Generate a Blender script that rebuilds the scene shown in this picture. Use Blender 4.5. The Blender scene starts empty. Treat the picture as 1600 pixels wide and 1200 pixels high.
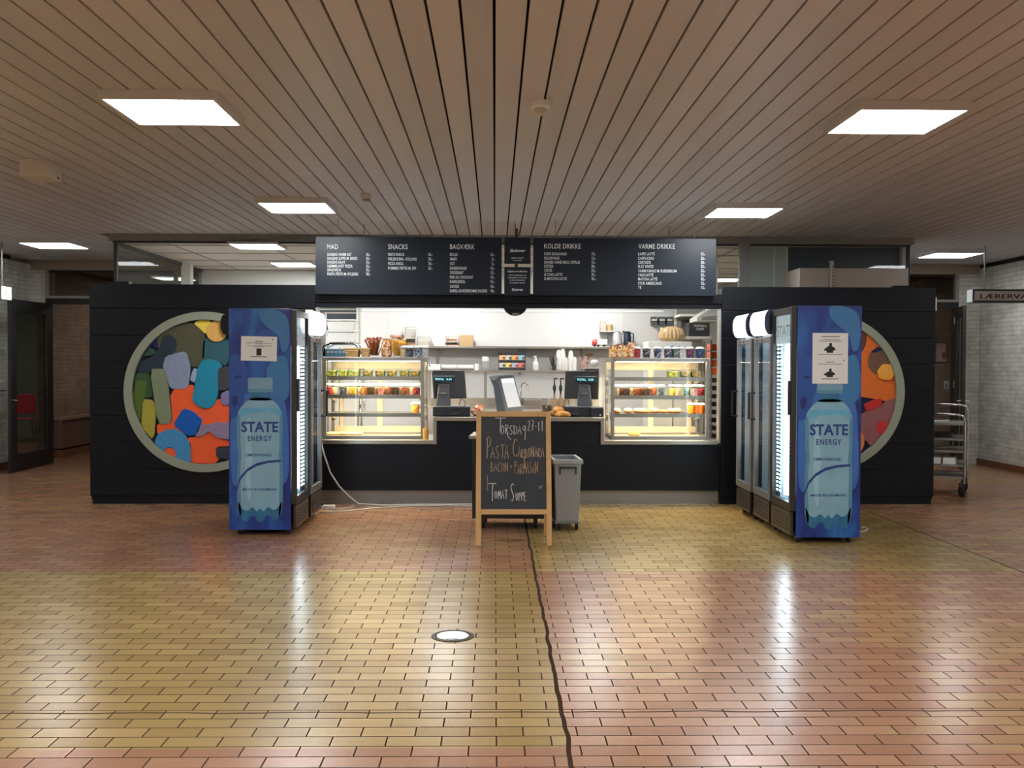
import bpy, bmesh, math, random
from mathutils import Vector, Matrix
random.seed(7)
S = bpy.context.scene
COL = S.collection
# ------------------------------------------------------------------ camera
F, VX, VY, H = 1550.0, 773.0, 570.0, 1.55
ROLL = 0.0028
yc = Vector(((VX-800)/F, (600-VY)/F, -1.0)).normalized()      # world +Y in camera axes
zc = Vector((ROLL, 1.0, 0.0)); zc = (zc - yc*zc.dot(yc)).normalized()
xc = yc.cross(zc)
R = Matrix((xc, yc, zc))            # rows: world axes in camera coords -> camera-to-world
CAMPOS = Vector((0, 0, H))
cam = bpy.data.objects.new('camera', bpy.data.cameras.new('camera'))
COL.objects.link(cam)
cam.matrix_world = Matrix.Translation(CAMPOS) @ R.to_4x4()
cam.data.sensor_fit = 'HORIZONTAL'; cam.data.sensor_width = 36.0
cam.data.lens = F/1600.0*36.0
cam.data.clip_start = 0.05; cam.data.clip_end = 200
S.camera = cam
# ------------------------------------------------------------------ world, exposure
w = bpy.data.worlds.new('world'); S.world = w; w.use_nodes = True
w.node_tree.nodes['Background'].inputs[0].default_value = (0.55, 0.5, 0.45, 1)
w.node_tree.nodes['Background'].inputs[1].default_value = 0.012
S.view_settings.view_transform = 'Standard'
try: S.view_settings.look = 'None'
except Exception: pass
S.view_settings.gamma = 1.0; S.view_settings.use_curve_mapping = False
S.view_settings.exposure = 0.0
try:
    S.cycles.use_denoising = True
    S.cycles.max_bounces = 8; S.cycles.transparent_max_bounces = 16
    S.cycles.sample_clamp_indirect = 4.0
    S.cycles.caustics_reflective = False; S.cycles.caustics_refractive = False
except Exception: pass
PANEL_L = 38.0        # radiance of the hall's LED panels
KITCHEN_L = 42.0
CASE_L = 110.0

def ray(px, py):
    return (R @ Vector(((px-800)/F, (600-py)/F, -1.0))).normalized()
def at(px, py, Y):
    d = ray(px, py); t = Y/d.y
    return CAMPOS + d*t
def XX(px, Y, py=570): return at(px, py, Y).x
def ZZ(py, Y, px=773): return at(px, py, Y).z
def fl(px, py):
    d = ray(px, py); t = -H/d.z
    return CAMPOS + d*t
# ------------------------------------------------------------------ materials
def lin(c):
    c = c/255.0
    return c/12.92 if c <= 0.04045 else ((c+0.055)/1.055)**2.4
def C(r, g, b): return (lin(r), lin(g), lin(b), 1.0)
MATS = {}
def mat(name, c, rough=0.5, metal=0.0, var=0.08, scale=12.0, bump=0.0, emit=None, es=0.0, coat=0.0, spec=None):
    if name in MATS: return MATS[name]
    m = bpy.data.materials.new(name); m.use_nodes = True
    nt = m.node_tree; b = nt.nodes['Principled BSDF']
    b.inputs['Roughness'].default_value = rough
    b.inputs['Metallic'].default_value = metal
    if coat: b.inputs['Coat Weight'].default_value = coat; b.inputs['Coat Roughness'].default_value = 0.1
    if spec is not None: b.inputs['Specular IOR Level'].default_value = spec
    if var > 0:
        tc = nt.nodes.new('ShaderNodeTexCoord'); no = nt.nodes.new('ShaderNodeTexNoise')
        no.inputs['Scale'].default_value = scale; no.inputs['Detail'].default_value = 4
        mx = nt.nodes.new('ShaderNodeMix'); mx.data_type = 'RGBA'
        mx.inputs[6].default_value = (c[0]*(1-var), c[1]*(1-var), c[2]*(1-var), 1)
        mx.inputs[7].default_value = (min(1,c[0]*(1+var)), min(1,c[1]*(1+var)), min(1,c[2]*(1+var)), 1)
        nt.links.new(tc.outputs['Object'], no.inputs['Vector'])
        nt.links.new(no.outputs['Fac'], mx.inputs[0])
        nt.links.new(mx.outputs[2], b.inputs['Base Color'])
        if bump > 0:
            bp = nt.nodes.new('ShaderNodeBump'); bp.inputs['Strength'].default_value = bump; bp.inputs['Distance'].default_value = 0.01
            nt.links.new(no.outputs['Fac'], bp.inputs['Height']); nt.links.new(bp.outputs[0], b.inputs['Normal'])
    else: b.inputs['Base Color'].default_value = c
    if emit:
        b.inputs['Emission Color'].default_value = emit; b.inputs['Emission Strength'].default_value = es
    MATS[name] = m; return m
def specks(name, cols, scale=60, rough=0.5, bump=0.0):
    """a surface of small cells in several colours (salad, mixed sweets, crumbs)"""
    if name in MATS: return MATS[name]
    m = bpy.data.materials.new(name); m.use_nodes = True; nt = m.node_tree; b = nt.nodes['Principled BSDF']
    tc = nt.nodes.new('ShaderNodeTexCoord'); v = nt.nodes.new('ShaderNodeTexVoronoi'); v.inputs['Scale'].default_value = scale
    r = nt.nodes.new('ShaderNodeValToRGB'); r.color_ramp.interpolation = 'CONSTANT'
    sp = nt.nodes.new('ShaderNodeSeparateColor')
    n = len(cols)
    while len(r.color_ramp.elements) < n: r.color_ramp.elements.new(0.5)
    for i, c in enumerate(cols):
        r.color_ramp.elements[i].position = i/n; r.color_ramp.elements[i].color = c
    nt.links.new(tc.outputs['Object'], v.inputs['Vector']); nt.links.new(v.outputs['Color'], sp.inputs[0])
    nt.links.new(sp.outputs[0], r.inputs[0]); nt.links.new(r.outputs[0], b.inputs['Base Color'])
    b.inputs['Roughness'].default_value = rough
    MATS[name] = m; return m
def pane(name, tint=(0.93,0.96,0.96,1), refl=0.06, rough=0.02, maxr=0.9):
    if name in MATS: return MATS[name]
    m = bpy.data.materials.new(name); m.use_nodes = True; nt = m.node_tree
    nt.nodes.remove(nt.nodes['Principled BSDF']); out = nt.nodes['Material Output']
    tr = nt.nodes.new('ShaderNodeBsdfTransparent'); tr.inputs[0].default_value = tint
    gl = nt.nodes.new('ShaderNodeBsdfGlossy'); gl.inputs['Roughness'].default_value = rough
    lw = nt.nodes.new('ShaderNodeFresnel'); lw.inputs['IOR'].default_value = 1.45
    ml = nt.nodes.new('ShaderNodeMath'); ml.operation = 'MULTIPLY'; ml.inputs[1].default_value = maxr
    mx = nt.nodes.new('ShaderNodeMixShader')
    ge = nt.nodes.new('ShaderNodeNewGeometry'); fr = nt.nodes.new('ShaderNodeMath'); fr.operation = 'SUBTRACT'; fr.inputs[0].default_value = 1.0; nt.links.new(ge.outputs['Backfacing'], fr.inputs[1])
    m2 = nt.nodes.new('ShaderNodeMath'); m2.operation = 'MULTIPLY'; nt.links.new(lw.outputs[0], m2.inputs[0]); nt.links.new(fr.outputs[0], m2.inputs[1])
    nt.links.new(m2.outputs[0], ml.inputs[0]); nt.links.new(ml.outputs[0], mx.inputs[0])
    nt.links.new(tr.outputs[0], mx.inputs[1]); nt.links.new(gl.outputs[0], mx.inputs[2])
    nt.links.new(mx.outputs[0], out.inputs['Surface'])
    MATS[name] = m; return m
def glow(name, c, s):
    if name in MATS: return MATS[name]
    m = bpy.data.materials.new(name); m.use_nodes = True; b = m.node_tree.nodes['Principled BSDF']
    b.inputs['Base Color'].default_value = (0.8,0.8,0.8,1)
    b.inputs['Emission Color'].default_value = c; b.inputs['Emission Strength'].default_value = s
    MATS[name] = m; return m
# ------------------------------------------------------------------ mesh builder
class MB:
    def __init__(s, xf=None): s.v = []; s.f = []; s.xf = xf; s.smooth = False
    def add(s, vs, fs):
        o = len(s.v)
        for p in vs:
            p = Vector(p); s.v.append(s.xf(p) if s.xf else p)
        for f in fs: s.f.append([i+o for i in f])
        return s
    def box(s, x0, x1, y0, y1, z0, z1):
        return s.add([(x0,y0,z0),(x1,y0,z0),(x1,y1,z0),(x0,y1,z0),(x0,y0,z1),(x1,y0,z1),(x1,y1,z1),(x0,y1,z1)],
            [(0,3,2,1),(4,5,6,7),(0,1,5,4),(1,2,6,5),(2,3,7,6),(3,0,4,7)])
    def tbox(s, x0, x1, y0, y1, z0, z1, t):      # tapered: bottom inset by t
        return s.add([(x0+t,y0+t,z0),(x1-t,y0+t,z0),(x1-t,y1-t,z0),(x0+t,y1-t,z0),(x0,y0,z1),(x1,y0,z1),(x1,y1,z1),(x0,y1,z1)],
            [(0,3,2,1),(4,5,6,7),(0,1,5,4),(1,2,6,5),(2,3,7,6),(3,0,4,7)])
    def cyl(s, p0, p1, r0, r1=None, n=16):
        r1 = r0 if r1 is None else r1
        p0 = Vector(p0); p1 = Vector(p1); a = (p1-p0).normalized()
        u = a.cross(Vector((0,0,1)) if abs(a.z) < 0.9 else Vector((1,0,0))).normalized(); v = a.cross(u)
        vs = []; fs = []
        for i in range(n):
            t = 2*math.pi*i/n; d = u*math.cos(t)+v*math.sin(t)
            vs += [p0+d*r0, p1+d*r1]
        for i in range(n):
            j = (i+1) % n; fs.append((2*i, 2*i+1, 2*j+1, 2*j))
        fs.append([2*i for i in range(n)]); fs.append([2*i+1 for i in range(n-1,-1,-1)])
        return s.add(vs, fs)
    def lathe(s, prof, cx, cy, n=20, sx=1.0, sy=1.0):      # prof: (r,z) bottom to top
        vs = []; fs = []; k = len(prof)
        for r, z in prof:
            for i in range(n):
                t = 2*math.pi*i/n; vs.append((cx+r*sx*math.cos(t), cy+r*sy*math.sin(t), z))
        for a in range(k-1):
            for i in range(n):
                j = (i+1) % n; fs.append((a*n+i, a*n+j, (a+1)*n+j, (a+1)*n+i))
        fs.append(list(range(n-1,-1,-1))); fs.append([(k-1)*n+i for i in range(n)])
        return s.add(vs, fs)
    def tube(s, pts, r, n=8):
        pts = [Vector(p) for p in pts]; vs = []; fs = []; k = len(pts); u = None
        for i, p in enumerate(pts):
            a = (pts[min(i+1,k-1)]-pts[max(i-1,0)]).normalized()
            if u is None: u = a.cross(Vector((0,0,1)) if abs(a.z) < 0.9 else Vector((1,0,0))).normalized()
            else: u = (u - a*u.dot(a)).normalized()
            v = a.cross(u)
            for q in range(n):
                t = 2*math.pi*q/n; vs.append(p + (u*math.cos(t)+v*math.sin(t))*r)
        for i in range(k-1):
            for q in range(n):
                j = (q+1) % n; fs.append((i*n+q, i*n+j, (i+1)*n+j, (i+1)*n+q))
        fs.append(list(range(n-1,-1,-1))); fs.append([(k-1)*n+q for q in range(n)])
        return s.add(vs, fs)
    def prism(s, poly, y0, y1):                    # poly of (x,z), extruded along y
        n = len(poly); a = sum(poly[i][0]*poly[(i+1)%n][1]-poly[(i+1)%n][0]*poly[i][1] for i in range(n))
        if a < 0: poly = poly[::-1]
        vs = [(x,y0,z) for x,z in poly]+[(x,y1,z) for x,z in poly]
        fs = [list(range(n)), list(range(2*n-1,n-1,-1))]+[(i+n,(i+1)%n+n,(i+1)%n,i) for i in range(n)]
        return s.add(vs, fs)
    def prismz(s, poly, z0, z1):
        n = len(poly); a = sum(poly[i][0]*poly[(i+1)%n][1]-poly[(i+1)%n][0]*poly[i][1] for i in range(n))
        if a < 0: poly = poly[::-1]
        vs = [(x,y,z0) for x,y in poly]+[(x,y,z1) for x,y in poly]
        fs = [list(range(n-1,-1,-1)), list(range(n,2*n))]+[(i,(i+1)%n,(i+1)%n+n,i+n) for i in range(n)]
        return s.add(vs, fs)
    def prismx(s, poly, x0, x1):                   # poly of (y,z)
        n = len(poly); a = sum(poly[i][0]*poly[(i+1)%n][1]-poly[(i+1)%n][0]*poly[i][1] for i in range(n))
        if a < 0: poly = poly[::-1]
        vs = [(x0,y,z) for y,z in poly]+[(x1,y,z) for y,z in poly]
        fs = [list(range(n-1,-1,-1)), list(range(n,2*n))]+[(i,(i+1)%n,(i+1)%n+n,i+n) for i in range(n)]
        return s.add(vs, fs)
    def ball(s, c, rx, ry=None, rz=None, n=12, m=8, jit=0.0):
        ry = rx if ry is None else ry; rz = rx if rz is None else rz
        vs = [(c[0],c[1],c[2]-rz)]; fs = []
        for a in range(1, m):
            ph = -math.pi/2+math.pi*a/m
            for i in range(n):
                t = 2*math.pi*i/n; q = 1+random.uniform(-jit,jit)
                vs.append((c[0]+rx*q*math.cos(ph)*math.cos(t), c[1]+ry*q*math.cos(ph)*math.sin(t), c[2]+rz*q*math.sin(ph)))
        vs.append((c[0],c[1],c[2]+rz)); L = len(vs)-1
        for i in range(n): fs.append((0, 1+(i+1)%n, 1+i))
        for a in range(m-2):
            for i in range(n):
                j = (i+1)%n; fs.append((1+a*n+i, 1+a*n+j, 1+(a+1)*n+j, 1+(a+1)*n+i))
        for i in range(n): fs.append((1+(m-2)*n+i, 1+(m-2)*n+(i+1)%n, L))
        return s.add(vs, fs)
    def ring(s, cx, cz, r0, r1, y0, y1, n=64):     # ring in the xz plane
        vs = []; fs = []
        for i in range(n):
            t = 2*math.pi*i/n; c, q = math.cos(t), math.sin(t)
            vs += [(cx+r0*c,y0,cz+r0*q),(cx+r1*c,y0,cz+r1*q),(cx+r1*c,y1,cz+r1*q),(cx+r0*c,y1,cz+r0*q)]
        for i in range(n):
            j = (i+1)%n
            for k in range(4): fs.append((4*i+k, 4*j+k, 4*j+(k+1)%4, 4*i+(k+1)%4))
        return s.add(vs, fs)
    def text(s, txt, x, z, y, h, ax='l', xs=1.0, w=None, sp=1.0, shear=0.0, t=0.0012, bold=0.0):
        """flat lettering facing -y: cap height h, baseline z, left/centre/right x"""
        vs, fs, wd = text_geo(txt, sp, shear, bold)
        k = h/CAP; kx = k*xs if w is None else w/max(wd,1e-6)
        off = 0 if ax == 'l' else (-wd*kx/2 if ax == 'c' else -wd*kx)
        n = len(vs)
        s.add([(x+off+a*kx, y-t, z+b*k) for a, b in vs], fs)
        return s
    def build(s, name, m, parent=None, local=False, bevel=0.0, smooth=False, seg=2):
        me = bpy.data.meshes.new(name)
        o = Vector((0,0,0))
        if parent is not None and not local: o = top_loc(parent)
        me.from_pydata([tuple(p-o) for p in s.v], [], s.f); me.update()
        if m: me.materials.append(m)
        if smooth or s.smooth:
            for p in me.polygons: p.use_smooth = True
            try: me.set_sharp_from_angle(angle=math.radians(40))
            except Exception: pass
        ob = bpy.data.objects.new(name, me); COL.objects.link(ob)
        if parent is not None: ob.parent = parent
        if bevel > 0:
            b = ob.modifiers.new('bevel', 'BEVEL'); b.width = bevel; b.segments = seg; b.limit_method = 'ANGLE'; b.angle_limit = math.radians(50)
        return ob
def top_loc(o):
    while o.parent is not None: o = o.parent
    return o.location.copy()
_tc = {}
def text_geo(txt, sp, shear, bold=0.0):
    key = (txt, sp, shear, bold)
    if key in _tc: return _tc[key]
    cu = bpy.data.curves.new('t', 'FONT'); cu.body = txt; cu.size = 1.0; cu.space_character = sp; cu.shear = shear; cu.resolution_u = 3; cu.offset = bold
    ob = bpy.data.objects.new('t', cu)
    me = bpy.data.meshes.new_from_object(ob)
    vs = [(v.co.x, v.co.y) for v in me.vertices]; fs = [list(p.vertices) for p in me.polygons]
    # make all faces look to -y
    out = []
    for f in fs:
        a = sum(vs[f[i]][0]*vs[f[(i+1)%len(f)]][1]-vs[f[(i+1)%len(f)]][0]*vs[f[i]][1] for i in range(len(f)))
        out.append(f if a > 0 else f[::-1])
    x0 = min([v[0] for v in vs] or [0]); x1 = max([v[0] for v in vs] or [1])
    vs = [(a-x0, b) for a, b in vs]
    bpy.data.objects.remove(ob); bpy.data.curves.remove(cu); bpy.data.meshes.remove(me)
    _tc[key] = (vs, out, x1-x0); return _tc[key]
CAP = 1.0
_g = text_geo('H', 1.0, 0.0); CAP = max(v[1] for v in _g[0])
# ------------------------------------------------------------------ things
def tag(o, label, cat, group=None, kind=None):
    if label: o['label'] = label
    if cat: o['category'] = cat
    if group: o['group'] = group
    if kind: o['kind'] = kind
    return o
def thing(name, label, cat, loc, group=None, rz=0.0):
    o = bpy.data.objects.new(name, None); COL.objects.link(o); o.location = loc; o.rotation_euler = (0,0,rz)
    o.empty_display_size = 0.1
    return tag(o, label, cat, group)
def solo(name, mb, m, label, cat, group=None, bevel=0.0, smooth=False):
    """a thing of one mesh, origin at its base"""
    xs = [p.x for p in mb.v]; ys = [p.y for p in mb.v]; zs = [p.z for p in mb.v]
    c = Vector(((min(xs)+max(xs))/2, (min(ys)+max(ys))/2, min(zs)))
    mb.v = [p-c for p in mb.v]
    o = mb.build(name, m, None, bevel=bevel, smooth=smooth); o.location = c
    return tag(o, label, cat, group)
def struct(name, mb, m, parent=None, bevel=0.0):
    o = mb.build(name, m, parent, bevel=bevel)
    if parent is None: o['kind'] = 'structure'
    return o
def dup(root, loc, label=None, rz=None):
    r = root.copy(); COL.objects.link(r); r.location = loc
    if rz is not None: r.rotation_euler = (0,0,rz)
    if label: r['label'] = label
    for ch in list(root.children):
        c = ch.copy(); COL.objects.link(c); c.parent = r
        for g in list(ch.children):
            d = g.copy(); COL.objects.link(d); d.parent = c
    return r
def recolour(root, part, m):
    for ch in root.children:
        if ch.name.split('.')[0] == part:
            ch.data = ch.data.copy(); ch.data.materials[0] = m
ORD = ['first','second','third','fourth','fifth','sixth','seventh','eighth','ninth','tenth','eleventh','twelfth','thirteenth']
def chaikin(p, n=2):
    for _ in range(n):
        q = []; L_ = len(p)
        for i in range(L_):
            a, b = p[i], p[(i+1)%L_]
            q += [(a[0]*0.8+b[0]*0.2, a[1]*0.8+b[1]*0.2), (a[0]*0.2+b[0]*0.8, a[1]*0.2+b[1]*0.8)]
        p = q
    return p
def pxpoly(pts, Y): return [(at(x,y,Y).x, at(x,y,Y).z) for x, y in pts]
# ------------------------------------------------------------------ common materials
M_black = mat('black_cladding', C(10,14,22), 0.45, spec=0.25, var=0.06, scale=3)
M_board = mat('menu_board_navy', C(11,24,38), 0.38, spec=0.4, var=0.05, scale=2)
M_steel = mat('brushed_steel', C(165,160,152), 0.32, 0.9, var=0.06, scale=6)
M_alu = mat('grey_aluminium', C(150,148,145), 0.4, 0.8, var=0.05)
M_chrome = mat('chrome', C(200,200,200), 0.15, 1.0, var=0.02)
M_white = mat('white_paint', C(232,232,228), 0.5, var=0.02)
M_wplastic = mat('white_plastic', C(235,236,234), 0.35, var=0.02)
M_bplastic = mat('black_plastic', C(22,22,26), 0.4, var=0.06)
M_dgrey = mat('dark_grey_plastic', C(52,54,60), 0.45, var=0.06)
M_grey = mat('grey_plastic', C(135,138,140), 0.5, var=0.04)
M_rubber = mat('black_rubber', C(18,18,18), 0.8, var=0.1)
M_greypaint = mat('grey_painted_beam', C(150,150,148), 0.55, var=0.03)
M_letter = mat('white_lettering', C(215,218,220), 0.6, var=0.0)
M_ink = mat('black_ink', C(28,28,30), 0.7, var=0.0)
M_glass = pane('clear_glass')
M_fglass = pane('cooler_glass', (0.9,0.95,0.97,1), maxr=0.7)
M_clear = pane('clear_plastic', (0.93,0.95,0.94,1), rough=0.15, maxr=0.6)
M_wood = mat('pale_pine', C(196,154,98), 0.5, var=0.14, scale=9)
M_crust = mat('baked_crust', C(200,140,72), 0.7, var=0.3, scale=25, bump=0.3)
M_wire = mat('white_cable', C(205,200,190), 0.5, var=0.03)
M_paper = mat('white_paper', C(222,220,216), 0.8, var=0.02)

BY = 11.0            # front of the kiosk
GY = 12.4            # clerestory glazing
CZ = 3.15            # ceiling
XL, XR = -7.2, 7.65  # side walls
EY = 15.55           # end wall line
KY = 16.0            # kitchen back wall
# ------------------------------------------------------------------ floor
def floor_mat():
    m = bpy.data.materials.new('glazed_brick_tiles'); m.use_nodes = True; nt = m.node_tree; b = nt.nodes['Principled BSDF']
    N = nt.nodes.new; L = nt.links.new
    tc = N('ShaderNodeTexCoord')
    mp = N('ShaderNodeMapping'); mp.inputs['Location'].default_value = (0.1, 0.035, 0)
    L(tc.outputs['Object'], mp.inputs[0])
    nd = N('ShaderNodeTexNoise'); nd.inputs['Scale'].default_value = 2.2; nd.inputs['Detail'].default_value = 2
    L(tc.outputs['Object'], nd.inputs['Vector'])
    dv = N('ShaderNodeVectorMath'); dv.operation = 'MULTIPLY_ADD'
    L(nd.outputs['Color'], dv.inputs[0]); dv.inputs[1].default_value = (0.004,0.003,0); L(mp.outputs[0], dv.inputs[2])
    br = N('ShaderNodeTexBrick'); br.offset = 0.5; br.inputs['Scale'].default_value = 1.0
    br.inputs['Brick Width'].default_value = 0.2265; br.inputs['Row Height'].default_value = 0.1064
    br.inputs['Mortar Size'].default_value = 0.0037; br.inputs['Mortar Smooth'].default_value = 0.1
    br.inputs['Color1'].default_value = (0,0,0,1); br.inputs['Color2'].default_value = (1,1,1,1); br.inputs['Mortar'].default_value = (0.5,0.5,0.5,1)
    L(dv.outputs[0], br.inputs['Vector'])
    sep = N('ShaderNodeSeparateXYZ'); L(tc.outputs['Object'], sep.inputs[0])
    def math_(op, a, bv, cl=False):
        n = N('ShaderNodeMath'); n.operation = op; n.use_clamp = cl
        for i, q in enumerate((a, bv)):
            if q is None: continue
            if isinstance(q, (int, float)): n.inputs[i].default_value = q
            else: L(q, n.inputs[i])
        return n.outputs[0]
    # stepped field edges: shift the border by a per-tile random
    rnd = N('ShaderNodeSeparateColor'); L(br.outputs['Color'], rnd.inputs[0])
    nb = N('ShaderNodeTexNoise'); nb.inputs['Scale'].default_value = 0.55; nb.inputs['Detail'].default_value = 3; L(tc.outputs['Object'], nb.inputs['Vector'])
    x = sep.outputs['X']; y = sep.outputs['Y']
    right = math_('GREATER_THAN', x, 0.305)
    far = math_('GREATER_THAN', y, 7.42)
    near = math_('LESS_THAN', y, 3.985)
    red2 = math_('GREATER_THAN', x, 3.98)
    # yellow where exactly one of (right, far) ... left near field yellow, right far field yellow
    xor = math_('ABSOLUTE', math_('SUBTRACT', right, far), None)
    yel = math_('SUBTRACT', 1.0, xor)
    yel = math_('MULTIPLY', yel, math_('SUBTRACT', 1.0, near))
    yel = math_('MULTIPLY', yel, math_('SUBTRACT', 1.0, math_('MULTIPLY', red2, far)))
    # fields are mixed here and there with tiles of the other firing
    patch = math_('MULTIPLY', math_('GREATER_THAN', math_('ADD', nb.outputs['Fac'], math_('MULTIPLY', rnd.outputs[0], 0.06)), 0.60), math_('SUBTRACT', 1.0, yel))
    yel2 = math_('ADD', yel, math_('MULTIPLY', patch, 0.38), True)
    def ramp2(c1, c2, fac):
        n = N('ShaderNodeMix'); n.data_type = 'RGBA'; n.inputs[6].default_value = c1; n.inputs[7].default_value = c2; L(fac, n.inputs[0]); return n.outputs[2]
    yc_ = ramp2(C(158,130,78), C(176,148,94), rnd.outputs[0])
    rc_ = ramp2(C(158,114,86), C(174,130,100), rnd.outputs[0])
    mixf = N('ShaderNodeMix'); mixf.data_type = 'RGBA'; L(yel2, mixf.inputs[0]); L(rc_, mixf.inputs[6]); L(yc_, mixf.inputs[7])
    # wear
    nw = N('ShaderNodeTexNoise'); nw.inputs['Scale'].default_value = 40; nw.inputs['Detail'].default_value = 5; L(tc.outputs['Object'], nw.inputs['Vector'])
    wm = N('ShaderNodeMix'); wm.data_type = 'RGBA'; wm.blend_type = 'MULTIPLY'; L(mixf.outputs[2], wm.inputs[6]); wm.inputs[7].default_value = (0.72,0.7,0.68,1)
    L(math_('MULTIPLY', nw.outputs['Fac'], 0.55), wm.inputs[0])
    # joints
    nj = N('ShaderNodeTexNoise'); nj.inputs['Scale'].default_value = 3; L(tc.outputs['Object'], nj.inputs['Vector'])
    wob = math_('MULTIPLY', math_('SUBTRACT', nj.outputs['Fac'], 0.5), 0.04)
    def joint(coord, pos, half): return math_('LESS_THAN', math_('ABSOLUTE', math_('SUBTRACT', math_('ADD', coord, wob), pos), None), half)
    jt = math_('MAXIMUM', joint(x, 0.305, 0.010), math_('MAXIMUM', joint(x, 3.98, 0.008), joint(y, 4.40, 0.006)))
    jt = math_('MAXIMUM', jt, br.outputs['Fac'], True)
    fin = N('ShaderNodeMix'); fin.data_type = 'RGBA'; L(jt, fin.inputs[0]); L(wm.outputs[2], fin.inputs[6]); fin.inputs[7].default_value = C(66,52,42)
    L(fin.outputs[2], b.inputs['Base Color'])
    rg = N('ShaderNodeMapRange'); rg.inputs[1].default_value = 0.3; rg.inputs[2].default_value = 0.7; rg.inputs[3].default_value = 0.215; rg.inputs[4].default_value = 0.26
    L(nw.outputs['Fac'], rg.inputs[0])
    rj = math_('ADD', rg.outputs[0], math_('MULTIPLY', jt, 0.5)); L(rj, b.inputs['Roughness'])
    bp = N('ShaderNodeBump'); bp.inputs['Strength'].default_value = 0.10; bp.inputs['Distance'].default_value = 0.003
    hh = math_('ADD', math_('SUBTRACT', 1.0, jt), math_('MULTIPLY', nw.outputs['Fac'], 0.05)); L(hh, bp.inputs['Height'])
    L(bp.outputs[0], b.inputs['Normal'])
    L(math_('MULTIPLY', math_('SUBTRACT', 1.0, jt), 0.62), b.inputs['Specular IOR Level'])
    return m
struct('floor', MB().add([(-14,-6,0),(14,-6,0),(14,24,0),(-14,24,0)], [(0,1,2,3)]), floor_mat())
# ------------------------------------------------------------------ ceiling of boards
def board_mat():
    m = bpy.data.materials.new('whitewashed_boards'); m.use_nodes = True; nt = m.node_tree; b = nt.nodes['Principled BSDF']
    N = nt.nodes.new; L = nt.links.new
    g = N('ShaderNodeNewGeometry'); tc = N('ShaderNodeTexCoord'); mp = N('ShaderNodeMapping'); mp.inputs['Scale'].default_value = (9,0.7,1)
    no = N('ShaderNodeTexNoise'); no.inputs['Scale'].default_value = 3; no.inputs['Detail'].default_value = 6
    L(tc.outputs['Object'], mp.inputs[0]); L(mp.outputs[0], no.inputs['Vector'])
    r = N('ShaderNodeValToRGB'); r.color_ramp.elements[0].color = C(182,182,187); r.color_ramp.elements[1].color = C(208,208,213)
    a = N('ShaderNodeMath'); a.operation = 'MULTIPLY_ADD'; L(g.outputs['Random Per Island'], a.inputs[0]); a.inputs[1].default_value = 0.55
    k = N('ShaderNodeMath'); k.operation = 'MULTIPLY'; k.inputs[1].default_value = 0.45; L(no.outputs['Fac'], k.inputs[0]); L(k.outputs[0], a.inputs[2])
    L(a.outputs[0], r.inputs[0]); L(r.outputs[0], b.inputs['Base Color']); b.inputs['Roughness'].default_value = 0.5
    return m
mb = MB(); PITCH = 0.1524
x = -8.0 + 0.075
while x < 8.4:
    mb.box(x, x+PITCH-0.0135, -5, EY-0.02 if (x < -4.95 or x > 5.05) else GY-0.05, CZ, CZ+0.03); x += PITCH
ceil = struct('ceiling', mb, board_mat())
struct('ceiling_void', MB().box(-8.2,8.6,-5,EY,CZ+0.07,CZ+0.12), mat('dark_void', C(30,27,25), 0.9))
# ------------------------------------------------------------------ brick walls
def brick_mat(name, base, dark, mort):
    m = bpy.data.materials.new(name); m.use_nodes = True; nt = m.node_tree; b = nt.nodes['Principled BSDF']
    N = nt.nodes.new; L = nt.links.new
    tc = N('ShaderNodeTexCoord'); sp = N('ShaderNodeSeparateXYZ'); L(tc.outputs['Object'], sp.inputs[0])
    ad = N('ShaderNodeMath'); ad.operation = 'ADD'; L(sp.outputs[0], ad.inputs[0]); L(sp.outputs[1], ad.inputs[1])
    cb = N('ShaderNodeCombineXYZ'); L(ad.outputs[0], cb.inputs[0]); L(sp.outputs[2], cb.inputs[1])
    br = N('ShaderNodeTexBrick'); br.offset = 0.5; br.inputs['Scale'].default_value = 1
    br.inputs['Brick Width'].default_value = 0.24; br.inputs['Row Height'].default_value = 0.067; br.inputs['Mortar Size'].default_value = 0.006; br.inputs['Mortar Smooth'].default_value = 0.6
    br.inputs['Color1'].default_value = base; br.inputs['Color2'].default_value = dark; br.inputs['Mortar'].default_value = mort
    L(cb.outputs[0], br.inputs['Vector'])
    no = N('ShaderNodeTexNoise'); no.inputs['Scale'].default_value = 5; no.inputs['Detail'].default_value = 6; L(tc.outputs['Object'], no.inputs['Vector'])
    mx = N('ShaderNodeMix'); mx.data_type = 'RGBA'; mx.blend_type = 'MULTIPLY'; mx.inputs[0].default_value = 0.4
    rr = N('ShaderNodeValToRGB'); rr.color_ramp.elements[0].position = 0.35; rr.color_ramp.elements[0].color = (0.45,0.44,0.42,1); rr.color_ramp.elements[1].position = 0.6
    L(no.outputs['Fac'], rr.inputs[0]); L(br.outputs['Color'], mx.inputs[6]); L(rr.outputs[0], mx.inputs[7]); L(mx.outputs[2], b.inputs['Base Color'])
    bp = N('ShaderNodeBump'); bp.inputs['Strength'].default_value = 0.7; bp.inputs['Distance'].default_value = 0.008
    a = N('ShaderNodeMath'); a.operation = 'SUBTRACT'; L(no.outputs['Fac'], a.inputs[0]); L(br.outputs['Fac'], a.inputs[1]); L(a.outputs[0], bp.inputs['Height'])
    L(bp.outputs[0], b.inputs['Normal']); b.inputs['Roughness'].default_value = 0.65
    return m
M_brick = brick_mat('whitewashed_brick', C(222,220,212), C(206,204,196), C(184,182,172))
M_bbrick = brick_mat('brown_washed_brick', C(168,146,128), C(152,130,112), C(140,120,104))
mb = MB(); mb.box(XL-0.2,XL,-6,14.9,0,CZ-0.06); mb.box(XL-0.2,XL,14.9,16.4,2.5,CZ-0.06)
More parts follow.
